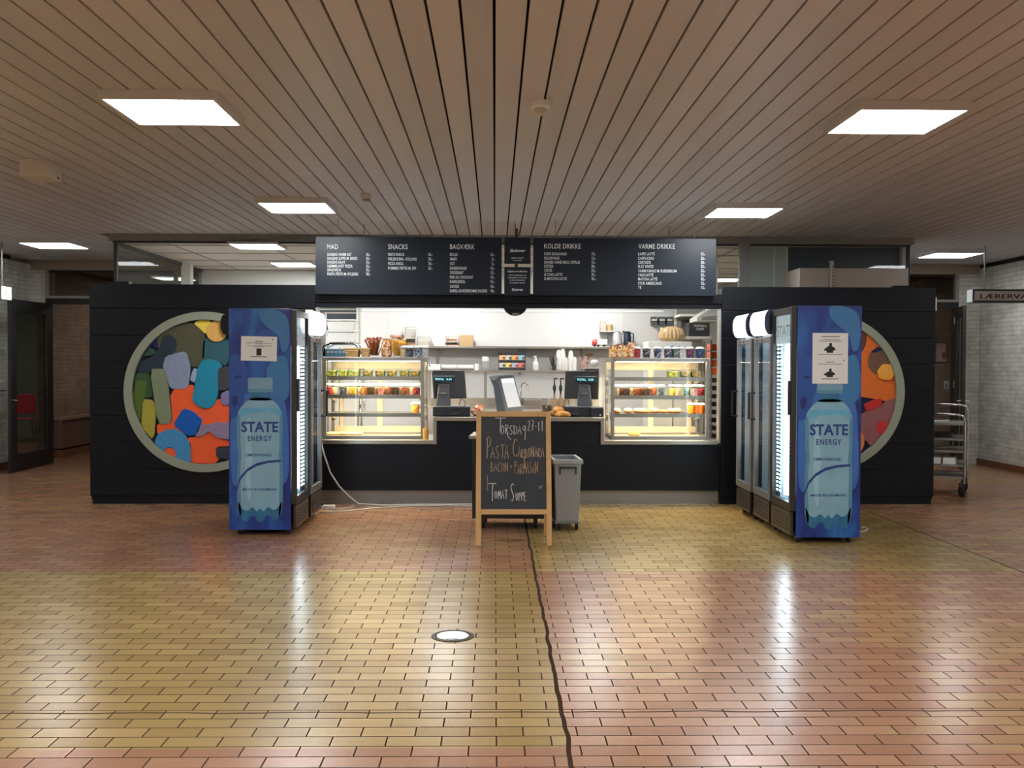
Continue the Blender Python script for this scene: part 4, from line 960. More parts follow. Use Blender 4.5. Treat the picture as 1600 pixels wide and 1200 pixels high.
# white rack with the black box
YR = 14.0; rx0, rx1 = cyc(1063,YR), cyc(1112,YR)
zA, zB = ZZ(524.5,YR), ZZ(489.5,YR)
t = thing('storage_rack','white shelf rack in the right corner of the kitchen','rack',((rx0+rx1)/2, YR+0.2, 0))
for z in (zA,zB,ZZ(560,YR),0.4): MB().box(rx0,rx1,YR,YR+0.45,z-0.032,z).build('shelf', M_white, t, bevel=0.003)
for x in (rx0,rx1-0.03):
    MB().box(x,x+0.03,YR+0.42,YR+0.45,0,2.5).build('post', M_white, t)
MB().box(rx0,rx1,YR+0.44,YR+0.45,0,2.5).build('back_panel', mat('grey_back_panel', C(168,166,160), 0.6), t)
t = thing('crisps_box','black cardboard box with white lettering on the white rack','box',(cyc(1093,YR+0.03), YR+0.05, zA))
x0, x1 = cyc(1077,YR+0.03), cyc(1109.5,YR+0.03); zt = ZZ(502.5,YR+0.03)
MB().box(x0,x1,YR+0.03,YR+0.35,zA,zt).build('carton', mat('black_carton', C(50,52,56), 0.6), t, bevel=0.003)
b = MB(); xm = (x0+x1)/2+0.01; b.text('TORTILLA', xm, ZZ(509.7,YR+0.03), YR+0.0285, 3.4/F*YR, 'c', w=20.5/F*YR, bold=0.03); b.text('CHIPS', xm, ZZ(514.6,YR+0.03), YR+0.0285, 3.2/F*YR, 'c', w=13/F*YR, bold=0.03); b.build('lettering', M_letter, t)
bxp('storage_box','dark grey closed box behind the lettered black box','box',1065,1092,27,mat('charcoal_box',C(70,72,78),0.6),zA,YR+0.36,0.06)
b = MB()
for i in range(4): b.cyl((cyc(1066.5,YR)+0.012*i,YR+0.08,zA),(cyc(1066.5,YR)+0.012*i,YR+0.08,zA+0.12+0.01*(i%2)),0.009)
solo('spice_tubes', b, mat('spice_brown', C(120,105,80), 0.5, var=0.3, scale=40), 'row of small brown tubes left of the lettered black box', 'tubes')
# extractor hood
YH = 13.2; P = lambda x, y: (at(x,y,YH).x, at(x,y,YH).z)
t = thing('extractor_hood','white slanted hood in the top right corner of the hatch','hood',(P(1108,500)[0], YH+0.3, P(1108,502)[1]))
MB().prism([P(1089,502),P(1089,496),P(1107,484),P(1126,483),P(1126,502)], YH, YH+0.5).build('canopy', mat('hood_white', C(205,205,200), 0.4), t, bevel=0.004)
MB().box(P(1112,490)[0],P(1124,490)[0],YH+0.1,YH+0.4,P(1112,484)[1],3.06).build('duct', M_white, t)
MB().prism([P(1096,500),P(1098,495),P(1121,493),P(1121,500)], YH-0.004, YH).build('grille', M_alu, t)
# trolley of trays at the right jamb
YK = BY+0.75; x0, x1 = cyc(1111,YK), cyc(1125,YK)
t = thing('tray_trolley','tall narrow steel trolley of trays at the right end of the hatch','trolley',((x0+x1)/2, YK+0.2, 0))
b = MB()
for x in (x0,x1-0.02):
    for yy in (YK,YK+0.4): b.box(x,x+0.02,yy,yy+0.02,0.06,1.85)
b.build('frame', M_alu, t)
for k in range(16): MB().box(x0+0.02,x1-0.02,YK+0.01,YK+0.4,0.3+k*0.095,0.306+k*0.095).build('tray_runner', M_alu, t)
for x in (x0+0.01,x1-0.01):
    for yy in (YK+0.02,YK+0.4): MB().cyl((x-0.01,yy,0.035),(x+0.01,yy,0.035),0.035).build('caster', M_rubber, t)
M_orange = mat('orange_plastic', C(235,105,45), 0.4, var=0.15, scale=12)
for i in range(12):
    z = 0.306+(i+4)*0.095; t = None
    if i >= 8: solo('orange_box', MB().box(x0+0.023,x1-0.023,YK+0.015,YK+0.3,z,z+0.075), M_orange, 'orange food box in the tall tray trolley, %s from the top' % ORD[11-i], 'food box', 'orange boxes in the trolley', 0.006)
    else: solo('dark_tray', MB().box(x0+0.023,x1-0.023,YK+0.015,YK+0.38,z,z+0.05), M_bplastic, 'black tray in the tall tray trolley, %s from the bottom' % ORD[i], 'tray', 'black trays in the trolley', 0.004)
# syrup table in the middle of the kitchen
YS = 12.35; sx0, sx1 = cyc(838,YS), cyc(945,YS); SZ = 0.93
t = thing('prep_table','low steel table behind the right till carrying syrup bottles','table',((sx0+sx1)/2, YS+0.2, 0))
MB().box(sx0,sx1,YS-0.15,YS+0.4,SZ-0.04,SZ).build('table_top', M_steel, t)
for x in (sx0+0.02,sx1-0.06):
    for yy in (YS-0.1,YS+0.34): MB().box(x,x+0.04,yy,yy+0.04,0,SZ-0.04).build('leg', M_steel, t)
def syrup(label, px, dy, top=591, stub=False):
    yv = YS+dy; t = thing('syrup_bottle', label, 'syrup bottle', (cyc(px,yv), yv, SZ), 'syrup bottles')
    zt = ZZ(top,yv)-SZ; k = zt/0.43
    MB().lathe([(0.036,0),(0.037,0.16*k),(0.014,0.2*k),(0.013,0.235*k)],0,0,16).build('bottle', mat('brown_syrup', C(150,130,105), 0.2, var=0.3, scale=14), t, local=True, smooth=True)
    b = MB(); b.lathe([(0.008,0.235*k),(0.012,0.27*k),(0.022,0.305*k),(0.02,0.33*k),(0.009,0.36*k),(0.007,0.42*k)],0,0,12); b.tube([(-0.01,0,0.425*k),(0.03,0,0.43*k),(0.04,0,0.415*k)],0.008); b.build('pump', M_bplastic, t, local=True, smooth=True)
syrup('syrup bottle with black pump, left of three behind the right till', 866.5, 0.05); syrup('syrup bottle with black pump, middle of three behind the right till', 876.2, 0.05, 591); syrup('syrup bottle with black pump, right of three, half hidden by the till', 885, 0.1, 593)
t = thing('spice_jar','round jar with a dark label left of the syrup bottles','jar',(cyc(850.5,YS), YS, SZ))
MB().lathe([(0.035,0),(0.036,0.13)],0,0,18).build('jar', specks('beans',[C(70,60,50),C(190,165,130),C(120,105,85)],50), t, local=True)
MB().lathe([(0.0362,0.14-0.01),(0.0362,0.2),(0.03,0.205)],0,0,18).build('lid', M_grey, t, local=True)
for i, px in enumerate((856.5,862.5)):
    b = MB(); b.lathe([(0.03,0),(0.036,0.115)],cyc(px,YS+0.12),YS+0.12,16); b.v=[p+Vector((0,0,SZ)) for p in b.v]
    solo('steel_cup', b, M_chrome, 'small steel milk jug beside the syrup bottles, %s one' % ('left','right')[i], 'jug', 'steel jugs', smooth=True)
# coffee machine behind the right till
YC = 12.6; zt = ZZ(590,YC); x0, x1 = cyc(905,YC), cyc(940,YC)
t = thing('coffee_machine','white coffee machine with a small black screen, behind the right till','coffee machine',((x0+x1)/2, YC, SZ))
MB().box(x0,x1,YC-0.12,YC+0.12,SZ,zt).build('body', M_wplastic, t, bevel=0.008)
MB().box(cyc(914,YC),cyc(935,YC),YC-0.1,YC+0.08,zt,ZZ(575.5,YC)).build('control_head', M_bplastic, t, bevel=0.006)
MB().box(cyc(919,YC-0.1),cyc(930.5,YC-0.1),YC-0.104,YC-0.1,ZZ(586,YC),ZZ(579,YC)).build('screen', glow('lilac_screen',(0.45,0.45,0.6,1),0.5), t)
zz = ZZ(575.5,YC)
b = MB(); b.box(cyc(907,YC),cyc(936,YC),YC-0.02,YC+0.1,zz,zz+0.012)
t = thing('topping_tray','white tray of wooden spoons and a bowl on the coffee machine','tray',(cyc(921,YC), YC, zz)); b.build('tray', M_wplastic, t)
b = MB(); rn = random.Random(8)
for i in range(16): xx = cyc(915,YC)+rn.uniform(-0.04,0.04); a = rn.uniform(-0.5,0.5); b.tube([(xx,YC+0.03,zz+0.012),(xx+0.15*math.sin(a),YC+0.04,zz+0.14*math.cos(a)+0.02)],0.006,6)
b.build('spoons', specks('pink_wood',[C(225,190,170),C(235,215,205),C(200,120,100)],40), t)
b = MB(); b.ball((cyc(929,YC),YC+0.03,zz+0.07),0.055,0.05,0.045,14,8,0.04); b.build('bowl', M_wplastic, t, smooth=True)
b = MB(); b.box(cyc(914,YC),cyc(927,YC),YC+0.04,YC+0.07,zz+0.15,zz+0.2); b.box(cyc(918,YC),cyc(919.5,YC),YC+0.04,YC+0.07,zz+0.012,zz+0.15); b.build('brush', mat('brush_brown', C(120,92,60), 0.7, var=0.3, scale=50), t)
# ------------------------------------------------------------------ left corner of the kitchen
YW = 13.6; x0, x1 = cyc(504,YW), cyc(560,YW); zw = ZZ(538.5,YW)
t = thing('white_cupboard','white cupboard carrying two stacked white tubs in the left corner','cupboard',((x0+x1)/2, YW+0.3, 0))
MB().box(x0-0.2,x1,YW-0.05,YW+0.5,0,zw).build('body', M_white, t, bevel=0.004)
MB().box((x0+x1)/2-0.004,(x0+x1)/2+0.004,YW-0.053,YW-0.05,0.1,zw-0.05).build('door_gap', M_dgrey, t)
for i, (pa, pb, ya, yb) in enumerate(((511.5,554,517.2,538.5),(511,555,500,517.2))):
    z0, z1 = ZZ(yb,YW), ZZ(ya,YW); a, b_ = cyc(pa,YW), cyc(pb,YW)
    t = thing('white_tub','large white plastic tub in the left corner, %s one of the stack' % ('lower','upper')[i],'tub',((a+b_)/2, YW+0.15, z0),'white tubs')
    MB().tbox(a,b_,YW,YW+0.35,z0,z1-0.02,0.02).build('body', M_wplastic, t, bevel=0.01)
    MB().box(a-0.012,b_+0.012,YW-0.012,YW+0.362,z1-0.02,z1).build('rim', M_wplastic, t, bevel=0.005)
YB2 = 12.3; Pq = lambda x, y: Vector((at(x,y,YB2).x, YB2, at(x,y,YB2).z))
t = thing('chrome_trolley','chrome trolley with a curved handle behind the left case','trolley',(cyc(530,YB2), YB2+0.2, 0))
for dy in (0.0,0.35):
    b = MB(); b.tube([Pq(503,650)+Vector((0,dy,0)),Pq(502.5,550)+Vector((0,dy,0)),Pq(506,541)+Vector((0,dy,0)),Pq(516,536.5)+Vector((0,dy,0)),Pq(548,536)+Vector((0,dy,0)),Pq(556,538)+Vector((0,dy,0)),Pq(562,546)+Vector((0,dy,0)),Pq(563,650)+Vector((0,dy,0))],0.016,10)
    b.build('handle', M_chrome, t, smooth=True)
zsh = ZZ(558,YB2)
MB().box(cyc(503,YB2),cyc(563,YB2),YB2,YB2+0.37,zsh-0.03,zsh).build('top_shelf', M_steel, t)
b = MB()
for x in (cyc(505,YB2),cyc(561,YB2)-0.02):
    for dy in (0.0,0.33): b.box(x,x+0.02,YB2+dy,YB2+dy+0.02,0.08,0.95)
b.build('leg_frame', M_chrome, t)
MB().box(cyc(503,YB2),cyc(563,YB2),YB2,YB2+0.37,0.3,0.33).build('lower_shelf', M_steel, t)
for x in (cyc(506,YB2),cyc(560,YB2)):
    for dy in (0.02,0.34): MB().cyl((x-0.015,YB2+dy,0.045),(x+0.015,YB2+dy,0.045),0.045).build('caster', M_rubber, t)
t = thing('blue_crate','blue plastic crate on the chrome trolley','crate',(cyc(528,YB2+0.05), YB2+0.18, zsh))
MB().box(cyc(505,YB2+0.05),cyc(551,YB2+0.05),YB2+0.05,YB2+0.33,zsh,zsh+12/F*YB2).build('body', mat('crate_blue', C(110,170,205), 0.4, var=0.12, scale=10), t, bevel=0.006)
b = MB()
for k in range(6): xx = cyc(514+k*6,YB2+0.05); b.box(xx-0.018,xx+0.012,YB2+0.046,YB2+0.05,zsh+0.045,zsh+0.07)
b.build('vents', M_wplastic, t)
# grey cabinet seen through the left case
YG = 14.6; solo('steel_cabinet', MB().box(cyc(531,YG),cyc(558,YG),YG,YG+0.5,0,1.08), mat('grey_cabinet', C(120,126,132), 0.4, 0.4), 'low grey steel cabinet seen through the left display case', 'cabinet', bevel=0.006)
# round sign under the lintel
YN = BY+0.3; c = at(805,474,YN); r = 19.5/F*YN
t = thing('round_sign','round black sign hanging half hidden under the middle of the lintel','sign',(c.x, YN, c.z-r))
b = MB(); b.cyl((c.x,YN,c.z),(c.x,YN+0.03,c.z),r,n=48); b.build('disc', M_bplastic, t)
b = MB(); b.box(XX(800,YN),XX(811,YN),YN-0.003,YN,ZZ(492.3,YN),ZZ(488.8,YN)); b.build('plate', M_grey, t)
b = MB(); b.cyl((c.x,YN+0.015,c.z+r-0.01),(c.x,YN+0.015,CZ),0.004); b.build('hanger', M_alu, t)
# ------------------------------------------------------------------ coolers
M_cool = mat('cooler_black', C(22,23,28), 0.45, var=0.05)
M_liner = mat('cooler_liner', C(190,205,215), 0.4, var=0.03)
M_dframe2 = mat('cooler_door_frame', C(60,58,56), 0.35, 0.5)
M_silver = mat('silver_door_frame', C(150,150,152), 0.35, 0.7)
M_tube = glow('cooler_tube', (0.86,0.96,1.0,1), 24.0)
M_dots = glow('cooler_dots', (0.70,0.93,1.0,1), 9.0)
M_sign = glow('canopy_light', (0.97,0.99,1.0,1), 3.2)
def print_mat(name):
    m = bpy.data.materials.new(name); m.use_nodes = True; nt = m.node_tree; b = nt.nodes['Principled BSDF']; N = nt.nodes.new; L = nt.links.new
    tc = N('ShaderNodeTexCoord'); mp = N('ShaderNodeMapping'); mp.inputs['Scale'].default_value = (1.6,1,0.8); no = N('ShaderNodeTexNoise'); no.inputs['Scale'].default_value = 2.6; no.inputs['Detail'].default_value = 2.5; no.inputs['Distortion'].default_value = 0.8
    L(tc.outputs['Object'], mp.inputs[0]); L(mp.outputs[0], no.inputs['Vector'])
    r = N('ShaderNodeValToRGB'); e = r.color_ramp.elements; e[0].position = 0.3; e[0].color = C(18,26,92); e[1].position = 0.75; e[1].color = C(44,110,176)
    q = e.new(0.5); q.color = C(24,58,136)
    L(no.outputs['Fac'], r.inputs[0]); L(r.outputs[0], b.inputs['Base Color']); b.inputs['Roughness'].default_value = 0.35
    return m
M_print = print_mat('blue_printed_film')
M_bot = mat('printed_bottle_pale', C(126,168,186), 0.35, var=0.2, scale=5)
M_botw = mat('printed_water_teal', C(40,104,140), 0.35, var=0.6, scale=12)
M_bcap = mat('printed_cap', C(116,152,172), 0.35, var=0.08, scale=8)
M_navy = mat('printed_navy', C(26,52,122), 0.4, var=0.1)
M_skin = mat('printed_blue_figure', C(34,76,148), 0.35, var=0.25, scale=4)
M_lblue = mat('printed_light_blue', C(52,112,162), 0.35, var=0.2, scale=5)
def caster(parent, x, y):
    b = MB(); b.cyl((x-0.012,y,0.026),(x+0.012,y,0.026),0.026,n=18); w = b.build('caster', M_rubber, parent, local=True)
    b = MB(); b.box(x-0.018,x+0.018,y-0.014,y+0.014,0.036,0.05); b.build('fork', M_chrome, w, local=True)
BOT = [(0.027,0),(0.03,0.01),(0.03,0.12),(0.026,0.15),(0.012,0.18),(0.012,0.195)]
_bt = {}
def drink(loc, kind, label, group):
    """a bottle in a cooler; meshes shared within a kind"""
    if kind in _bt: return dup(_bt[kind], loc, label)
    t = thing('drink_bottle', label, 'bottle', loc, group)
    c = {'water':C(150,205,225),'orange':C(235,130,60),'red':C(190,50,50),'blue':C(50,90,170)}[kind]
    MB().lathe(BOT,0,0,12).build('bottle', mat('drink_'+kind, c, 0.15, var=0.1), t, local=True, smooth=True)
    MB().lathe([(0.0145,0.19),(0.0145,0.215)],0,0,10).build('cap', M_wplastic if kind != 'orange' else mat('orange_cap', C(230,110,40), 0.4), t, local=True)
    MB().lathe([(0.0308,0.04),(0.0308,0.10)],0,0,12).build('label', mat('drink_label_'+kind, {'water':C(40,80,170),'orange':C(245,200,120),'red':C(235,225,220),'blue':C(225,235,240)}[kind], 0.4), t, local=True)
    _bt[kind] = t; return t
def cooler(name, label, s, xf, y0, w, d, h, promo, where, kinds, zbase=0.30):
    """xf: door plane x; body reaches away from the middle of the room; s=+1 door looks to +x"""
    t = thing(name, label, 'drinks cooler', (xf, y0, 0), 'drinks coolers by the hatch')
    def bx(b, xa, xb, ya, yb, za, zb):          # x measured inwards from the door plane
        a_, b_ = -s*xa, -s*xb; return b.box(min(a_,b_),max(a_,b_),ya,yb,za,zb)
    q = 0.045; zb0 = 0.05; dt = 0.05
    b = MB(); bx(b,dt,d,0,q,zb0,h); bx(b,dt,d,w-q,w,zb0,h); bx(b,d-q,d,q,w-q,zb0,h); bx(b,dt,d-q,q,w-q,zb0,zbase); bx(b,dt,d-q,q,w-q,h-0.06,h)
    b.build('body', M_cool, t, local=True, bevel=0.004)
    b = MB(); bx(b,d-q-0.006,d-q,q,w-q,zbase,h-0.06); bx(b,dt+0.03,d-q,q,q+0.004,zbase,h-0.06); bx(b,dt+0.03,d-q,w-q-0.004,w-q,zbase,h-0.06); bx(b,dt+0.02,d-q,q,w-q,zbase,zbase+0.006); b.build('liner', M_liner, t, local=True)
    zt = h-0.01 if promo else h-0.255
    fr = M_dframe2 if promo else M_silver
    b = MB(); e = 0.05
    bx(b,0,dt-0.004,0,e,zbase-0.02,zt); bx(b,0,dt-0.004,w-e,w,zbase-0.02,zt); bx(b,0,dt-0.004,e,w-e,zbase-0.02,zbase+0.05); bx(b,0,dt-0.004,e,w-e,zt-0.055,zt)
    dr = b.build('door', fr, t, local=True, bevel=0.004)
    b = MB(); bx(b,0.016,0.022,e,w-e,zbase+0.05,zt-0.055); b.build('door_glass', M_fglass, dr, local=True)
    b = MB()
    if promo: bx(b,-0.022,0,0.012,0.04,1.12,1.42)
    else:
        yy = w-0.06; sx = s*0.06
        b.tube([(0,yy,1.02),(sx,yy,1.02),(sx,yy,1.28),(0,yy,1.28)],0.011)
    b.build('handle', M_bplastic, dr, local=True)
    b = MB(); bx(b,0.004,0.03,0.02,w-0.02,0.065,zbase-0.03); g = b.build('base_grille', mat('dark_grille', C(56,46,42), 0.3), t, local=True)
    b = MB()
    for k in range(5): bx(b,-0.002,0.004,0.08,w-0.08,0.10+k*0.03,0.113+k*0.03)
    b.build('louvres', M_bplastic, g, local=True)
    shz = [zbase+0.02+k*(h-0.42-zbase)/4 for k in range(5)] if promo else [zbase+0.02+k*0.3 for k in range(5)]
    for z in shz[1:]:
        b = MB(); bx(b,dt+0.07,d-q-0.01,q+0.006,w-q-0.006,z-0.008,z-0.001); b.build('shelf', M_wplastic, t, local=True)
    if promo:
        b = MB(); b.cyl((-s*0.045,w*0.44,zbase+0.09),(-s*0.045,w*0.44,h-0.34),0.020); b.build('light_tube', M_tube, t, local=True)
        for yy in (0.10,0.18,w-0.20,w-0.11):
            b = MB(); z = zbase+0.1
            while z < h-0.34: b.box(-s*0.034-0.005,-s*0.034+0.005,yy-0.011,yy+0.011,z,z+0.016); z += 0.036
            b.build('light_dots', M_dots, t, local=True)
        b = MB(); bx(b,dt-0.02,dt+0.02,e,w-e,h-0.33,h-0.07); hd = b.build('header', mat('header_white', C(218,226,226), 0.4, emit=(0.8,0.95,1,1), es=0.35), t, local=True)
        # lettering on the header, facing the door side
        tb = MB(); tb.text('STATE', 0, 0, 0, 0.10, 'c', w=0.46); 
        tb.v = [Vector((s*(-(dt-0.022))+s*(-p.y)*0.0+ (s*0.0), w/2+(p.x if s > 0 else -p.x), h-0.26+p.z)) for p in tb.v]
        tb.v = [Vector((-s*(dt-0.024), p.y, p.z)) for p in tb.v]
        tb.build('header_lettering', mat('header_grey', C(165,172,172), 0.5), hd, local=True)
    else:
        b = MB(); z0, z1 = h-0.235, h-0.005; r = (z1-z0)/2; n = 12; pts = []
        for i in range(n+1): a = -math.pi/2+math.pi*i/n; pts.append((s*(0.05*math.cos(a)), (z0+z1)/2+r*math.sin(a)))
        pts += [(-s*dt, z1), (-s*dt, z0)]
        b.prism(pts, 0.035, w-0.035); cn = b.build('canopy', M_sign, t, local=True, smooth=False)
        for yy in (0.0,w-0.034): b = MB(); b.prism([(p*1.04,(z0+z1)/2+(qz-(z0+z1)/2)*1.03) for p, qz in pts], yy, yy+0.034); b.build('end_cap', mat('canopy_cap', C(44,60,84), 0.4) if (s < 0 or yy > 0) else M_sign, cn, local=True)
        b = MB(); b.cyl((s*0.004,w*0.5,zt-0.03),(-s*0.01,w*0.5,zt-0.03),0.014); bx(b,-0.003,0.0,w*0.72,w*0.84,zt-0.04,zt-0.02); b.build('thermostat', M_bplastic, dr, local=True)
        b = MB(); bx(b,dt+0.02,dt+0.04,q,q+0.02,zbase+0.3,zt-0.1); b.build('light_tube', glow('cooler_tube_dim', (0.8,0.93,1.0,1), 12.0), t, local=True)
    for xx in (0.08,d-0.08):
        for yy in (0.06,w-0.06): caster(t, -s*xx, yy)
    # printed film on the side that looks at the hall
    # drinks
    for k, z in enumerate(shz):
        kd = kinds[k % len(kinds)]
        if kd is None: continue
        for c in range(5):
            yv = q+0.055+c*(w-2*q-0.11)/4
            drink((xf-s*(dt+0.13), y0+yv, z+0.001), kd, '%s bottle on a shelf inside the %s' % ({'water':'clear water','orange':'orange drink','red':'red drink','blue':'blue drink'}[kd], where), 'bottles in the '+where)
    return t
def promo_print(t, s, d, h, paper):
    """film on the face looking towards the hall (-y)"""
    xa, xb = (-d, -0.05) if s > 0 else (0.05, d); W = xb-xa; Z0, Z1 = 0.052, h
    b = MB(); b.box(xa,xb,-0.004,0.0,Z0,Z1-0.002); p = b.build('printed_film', M_print, t, local=True)
    U = lambda u: xa+u*W
    V = lambda v: Z1-v*(Z1-Z0)
    def shape(name, pts, m, k): b = MB(); b.prism([(U(u),V(v)) for u, v in (pts if name in ('bottle_cap','printed_band') else chaikin(pts))], -0.004-0.0006*k-0.0006, -0.004-0.0006*k+0.0001); return b.build(name, m, p, local=True)
    shape('printed_arm', [(0.48,0.0),(0.72,0.0),(0.95,0.03),(0.99,0.12),(0.95,0.19),(0.86,0.2),(0.8,0.12),(0.6,0.08),(0.5,0.05)], M_lblue, 1)
    shape('printed_hand', [(0.42,0.13),(0.55,0.09),(0.72,0.1),(0.82,0.15),(0.8,0.2),(0.62,0.21),(0.48,0.2)], M_skin, 1)
    shape('printed_small_bottle', [(0.60,0.275),(0.72,0.225),(0.9,0.205),(0.97,0.25),(0.99,0.4),(0.75,0.44),(0.62,0.33)], M_lblue, 2)
    shape('printed_pale_glow', [(0.02,0.5),(0.09,0.42),(0.2,0.38),(0.85,0.38),(0.93,0.44),(0.97,0.6),(0.97,0.75),(0.9,0.8),(0.06,0.82),(0.02,0.7)], mat('printed_glow', C(56,104,172), 0.35, var=0.3, scale=3), 1)
    shape('printed_face', [(0.0,0.22),(0.12,0.2),(0.24,0.23),(0.31,0.29),(0.30,0.36),(0.25,0.40),(0.22,0.45),(0.12,0.49),(0.0,0.5)], M_skin, 2)
    shape('printed_mouth', [(0.04,0.405),(0.1,0.39),(0.16,0.40),(0.13,0.44),(0.07,0.45)], mat('printed_deep_blue', C(24,36,104), 0.4), 3)
    shape('printed_eye', [(0.09,0.305),(0.2,0.3),(0.22,0.312),(0.1,0.318)], mat('printed_deep_blue', C(24,36,104)), 3)
    # bottle
    shape('bottle_cap', [(0.31,0.318),(0.32,0.312),(0.70,0.312),(0.71,0.318),(0.71,0.372),(0.69,0.378),(0.32,0.378),(0.31,0.372)], M_bcap, 4)
    shape('bottle_neck', [(0.36,0.377),(0.66,0.377),(0.66,0.4),(0.72,0.415),(0.30,0.415),(0.36,0.4)], M_botw, 3)
    body = [(0.36,0.402),(0.66,0.402),(0.78,0.43),(0.85,0.462),(0.865,0.5),(0.86,0.64),(0.845,0.66),(0.865,0.69),(0.87,0.88),(0.84,0.93),(0.79,0.957),(0.72,0.962),(0.68,0.938),(0.6,0.932),(0.55,0.965),(0.47,0.967),(0.42,0.935),(0.34,0.94),(0.3,0.962),(0.22,0.957),(0.16,0.93),(0.13,0.88),(0.13,0.72),(0.155,0.66),(0.13,0.62),(0.13,0.5),(0.15,0.462),(0.24,0.43)]
    shape('printed_bottle', body, M_bot, 3)
    shape('printed_left_edge', [(0.13,0.5),(0.155,0.47),(0.19,0.5),(0.185,0.6),(0.205,0.66),(0.18,0.72),(0.19,0.86),(0.2,0.94),(0.16,0.925),(0.132,0.87),(0.132,0.72),(0.157,0.66),(0.132,0.62)], mat('printed_edge_teal', C(84,136,160), 0.35, var=0.3, scale=6), 4)
    shape('printed_right_edge', [(0.86,0.5),(0.84,0.468),(0.815,0.5),(0.82,0.62),(0.80,0.66),(0.82,0.70),(0.815,0.88),(0.80,0.945),(0.835,0.925),(0.865,0.88),(0.862,0.69),(0.842,0.66),(0.858,0.63)], mat('printed_edge_teal', C(84,136,160)), 4)
    shape('printed_highlight', [(0.27,0.5),(0.36,0.49),(0.36,0.64),(0.40,0.66),(0.34,0.74),(0.36,0.86),(0.30,0.87),(0.26,0.74)], mat('printed_shine', C(146,184,198), 0.35, var=0.15, scale=5), 4)
    shape('printed_cap_rim', [(0.3,0.362),(0.715,0.362),(0.715,0.378),(0.3,0.378)], mat('printed_edge_teal', C(84,136,160)), 5)
    shape('printed_base', [(0.14,0.86),(0.2,0.905),(0.3,0.915),(0.38,0.895),(0.45,0.92),(0.5,0.9),(0.56,0.92),(0.63,0.893),(0.72,0.913),(0.8,0.9),(0.86,0.86),(0.84,0.93),(0.79,0.957),(0.72,0.962),(0.68,0.938),(0.6,0.932),(0.55,0.965),(0.47,0.967),(0.42,0.935),(0.34,0.94),(0.3,0.962),(0.22,0.957),(0.16,0.93)], M_botw, 4)
    shape('printed_shoulder', [(0.19,0.448),(0.82,0.448),(0.85,0.465),(0.84,0.49),(0.7,0.466),(0.4,0.47),(0.17,0.49),(0.16,0.465)], mat('printed_water_line', C(95,165,195), 0.35, var=0.3, scale=14), 4)
    arc = [(0.13,0.80),(0.155,0.775),(0.2,0.752),(0.3,0.722),(0.45,0.698),(0.62,0.687),(0.84,0.682)]; arc2 = [(0.84,0.692),(0.62,0.698),(0.45,0.711),(0.3,0.736),(0.2,0.768),(0.155,0.795),(0.13,0.825)]
    shape('printed_band', arc+arc2, M_navy, 5)
    tx = MB(); k = -0.0075
    tx.text('STATE', U(0.50), V(0.556), k, 0.088, 'c', w=0.60*W, bold=0.028)
    tx.build('large_lettering', M_navy, p, local=True)
    tx = MB(); tx.text('ENERGY', U(0.50), V(0.598), k, 0.046, 'c', w=0.39*W, sp=1.2, bold=0.02); tx.build('brand_subline', M_navy, p, local=True); tx = MB(); tx.text('LIME/ORANGE', U(0.48), V(0.667), k, 0.024, 'c', w=0.42*W, bold=0.02); tx.build('flavour_line', M_navy, p, local=True); tx = MB(); tx.text('MADE IN DENMARK', U(0.50), V(0.822), k, 0.02, 'c', w=0.56*W, sp=1.05, bold=0.015); tx.build('origin_line', M_navy, p, local=True)
    return U, V
hL = fl(410,836.5); YL = hL.y; XLF = XX(463,YL,650); dL = XLF-XX(358,YL,650); HL_ = ZZ(482,YL,410)
fa = cooler('drinks_cooler', 'tall blue cooler with a bottle print and one landscape notice, left of the counter', 1, XLF, YL, 0.62, dL, HL_, True, 'tall blue cooler on the left', ['water','water','blue','water','water'])
UL, VL = promo_print(fa, 1, dL, HL_, 0)
hR = fl(1290,849); YR_ = hR.y; XRF = XX(1236,YR_,650); dR = XX(1345,YR_,650)-XRF; HR_ = ZZ(477.5,YR_,1290)
fb = cooler('drinks_cooler', 'tall blue cooler with a bottle print and one portrait notice, right of the counter', -1, XRF, YR_, 0.63, dR, HR_, True, 'tall blue cooler on the right', ['water','blue','water','water','water'])
UR, VR = promo_print(fb, -1, dR, HR_, 0)
YL2 = YL+0.66
fc = cooler('drinks_cooler', 'black cooler with a glowing white canopy, behind the left blue cooler', 1, XLF+0.01, YL2, 0.62, 0.60, ZZ(484,YL2,490), False, 'black cooler on the left', [None,'red','orange','blue','water'])
YR2 = YR_+0.67; YR3 = YR2+0.64
fd = cooler('drinks_cooler', 'black cooler with a glowing white canopy, next to the right blue cooler', -1, XX(1203,YR2,650), YR2, 0.60, 0.60, ZZ(483,YR2,1200), False, 'middle black cooler on the right', [None,'orange','orange','blue','water'])
fe = cooler('drinks_cooler', 'black cooler with a glowing white canopy, farthest of the three on the right', -1, XX(1172.5,YR3,650)-0.0, YR3, 0.58, 0.60, ZZ(489,YR3,1170), False, 'farthest black cooler on the right', [None,'red','orange','water','blue'])
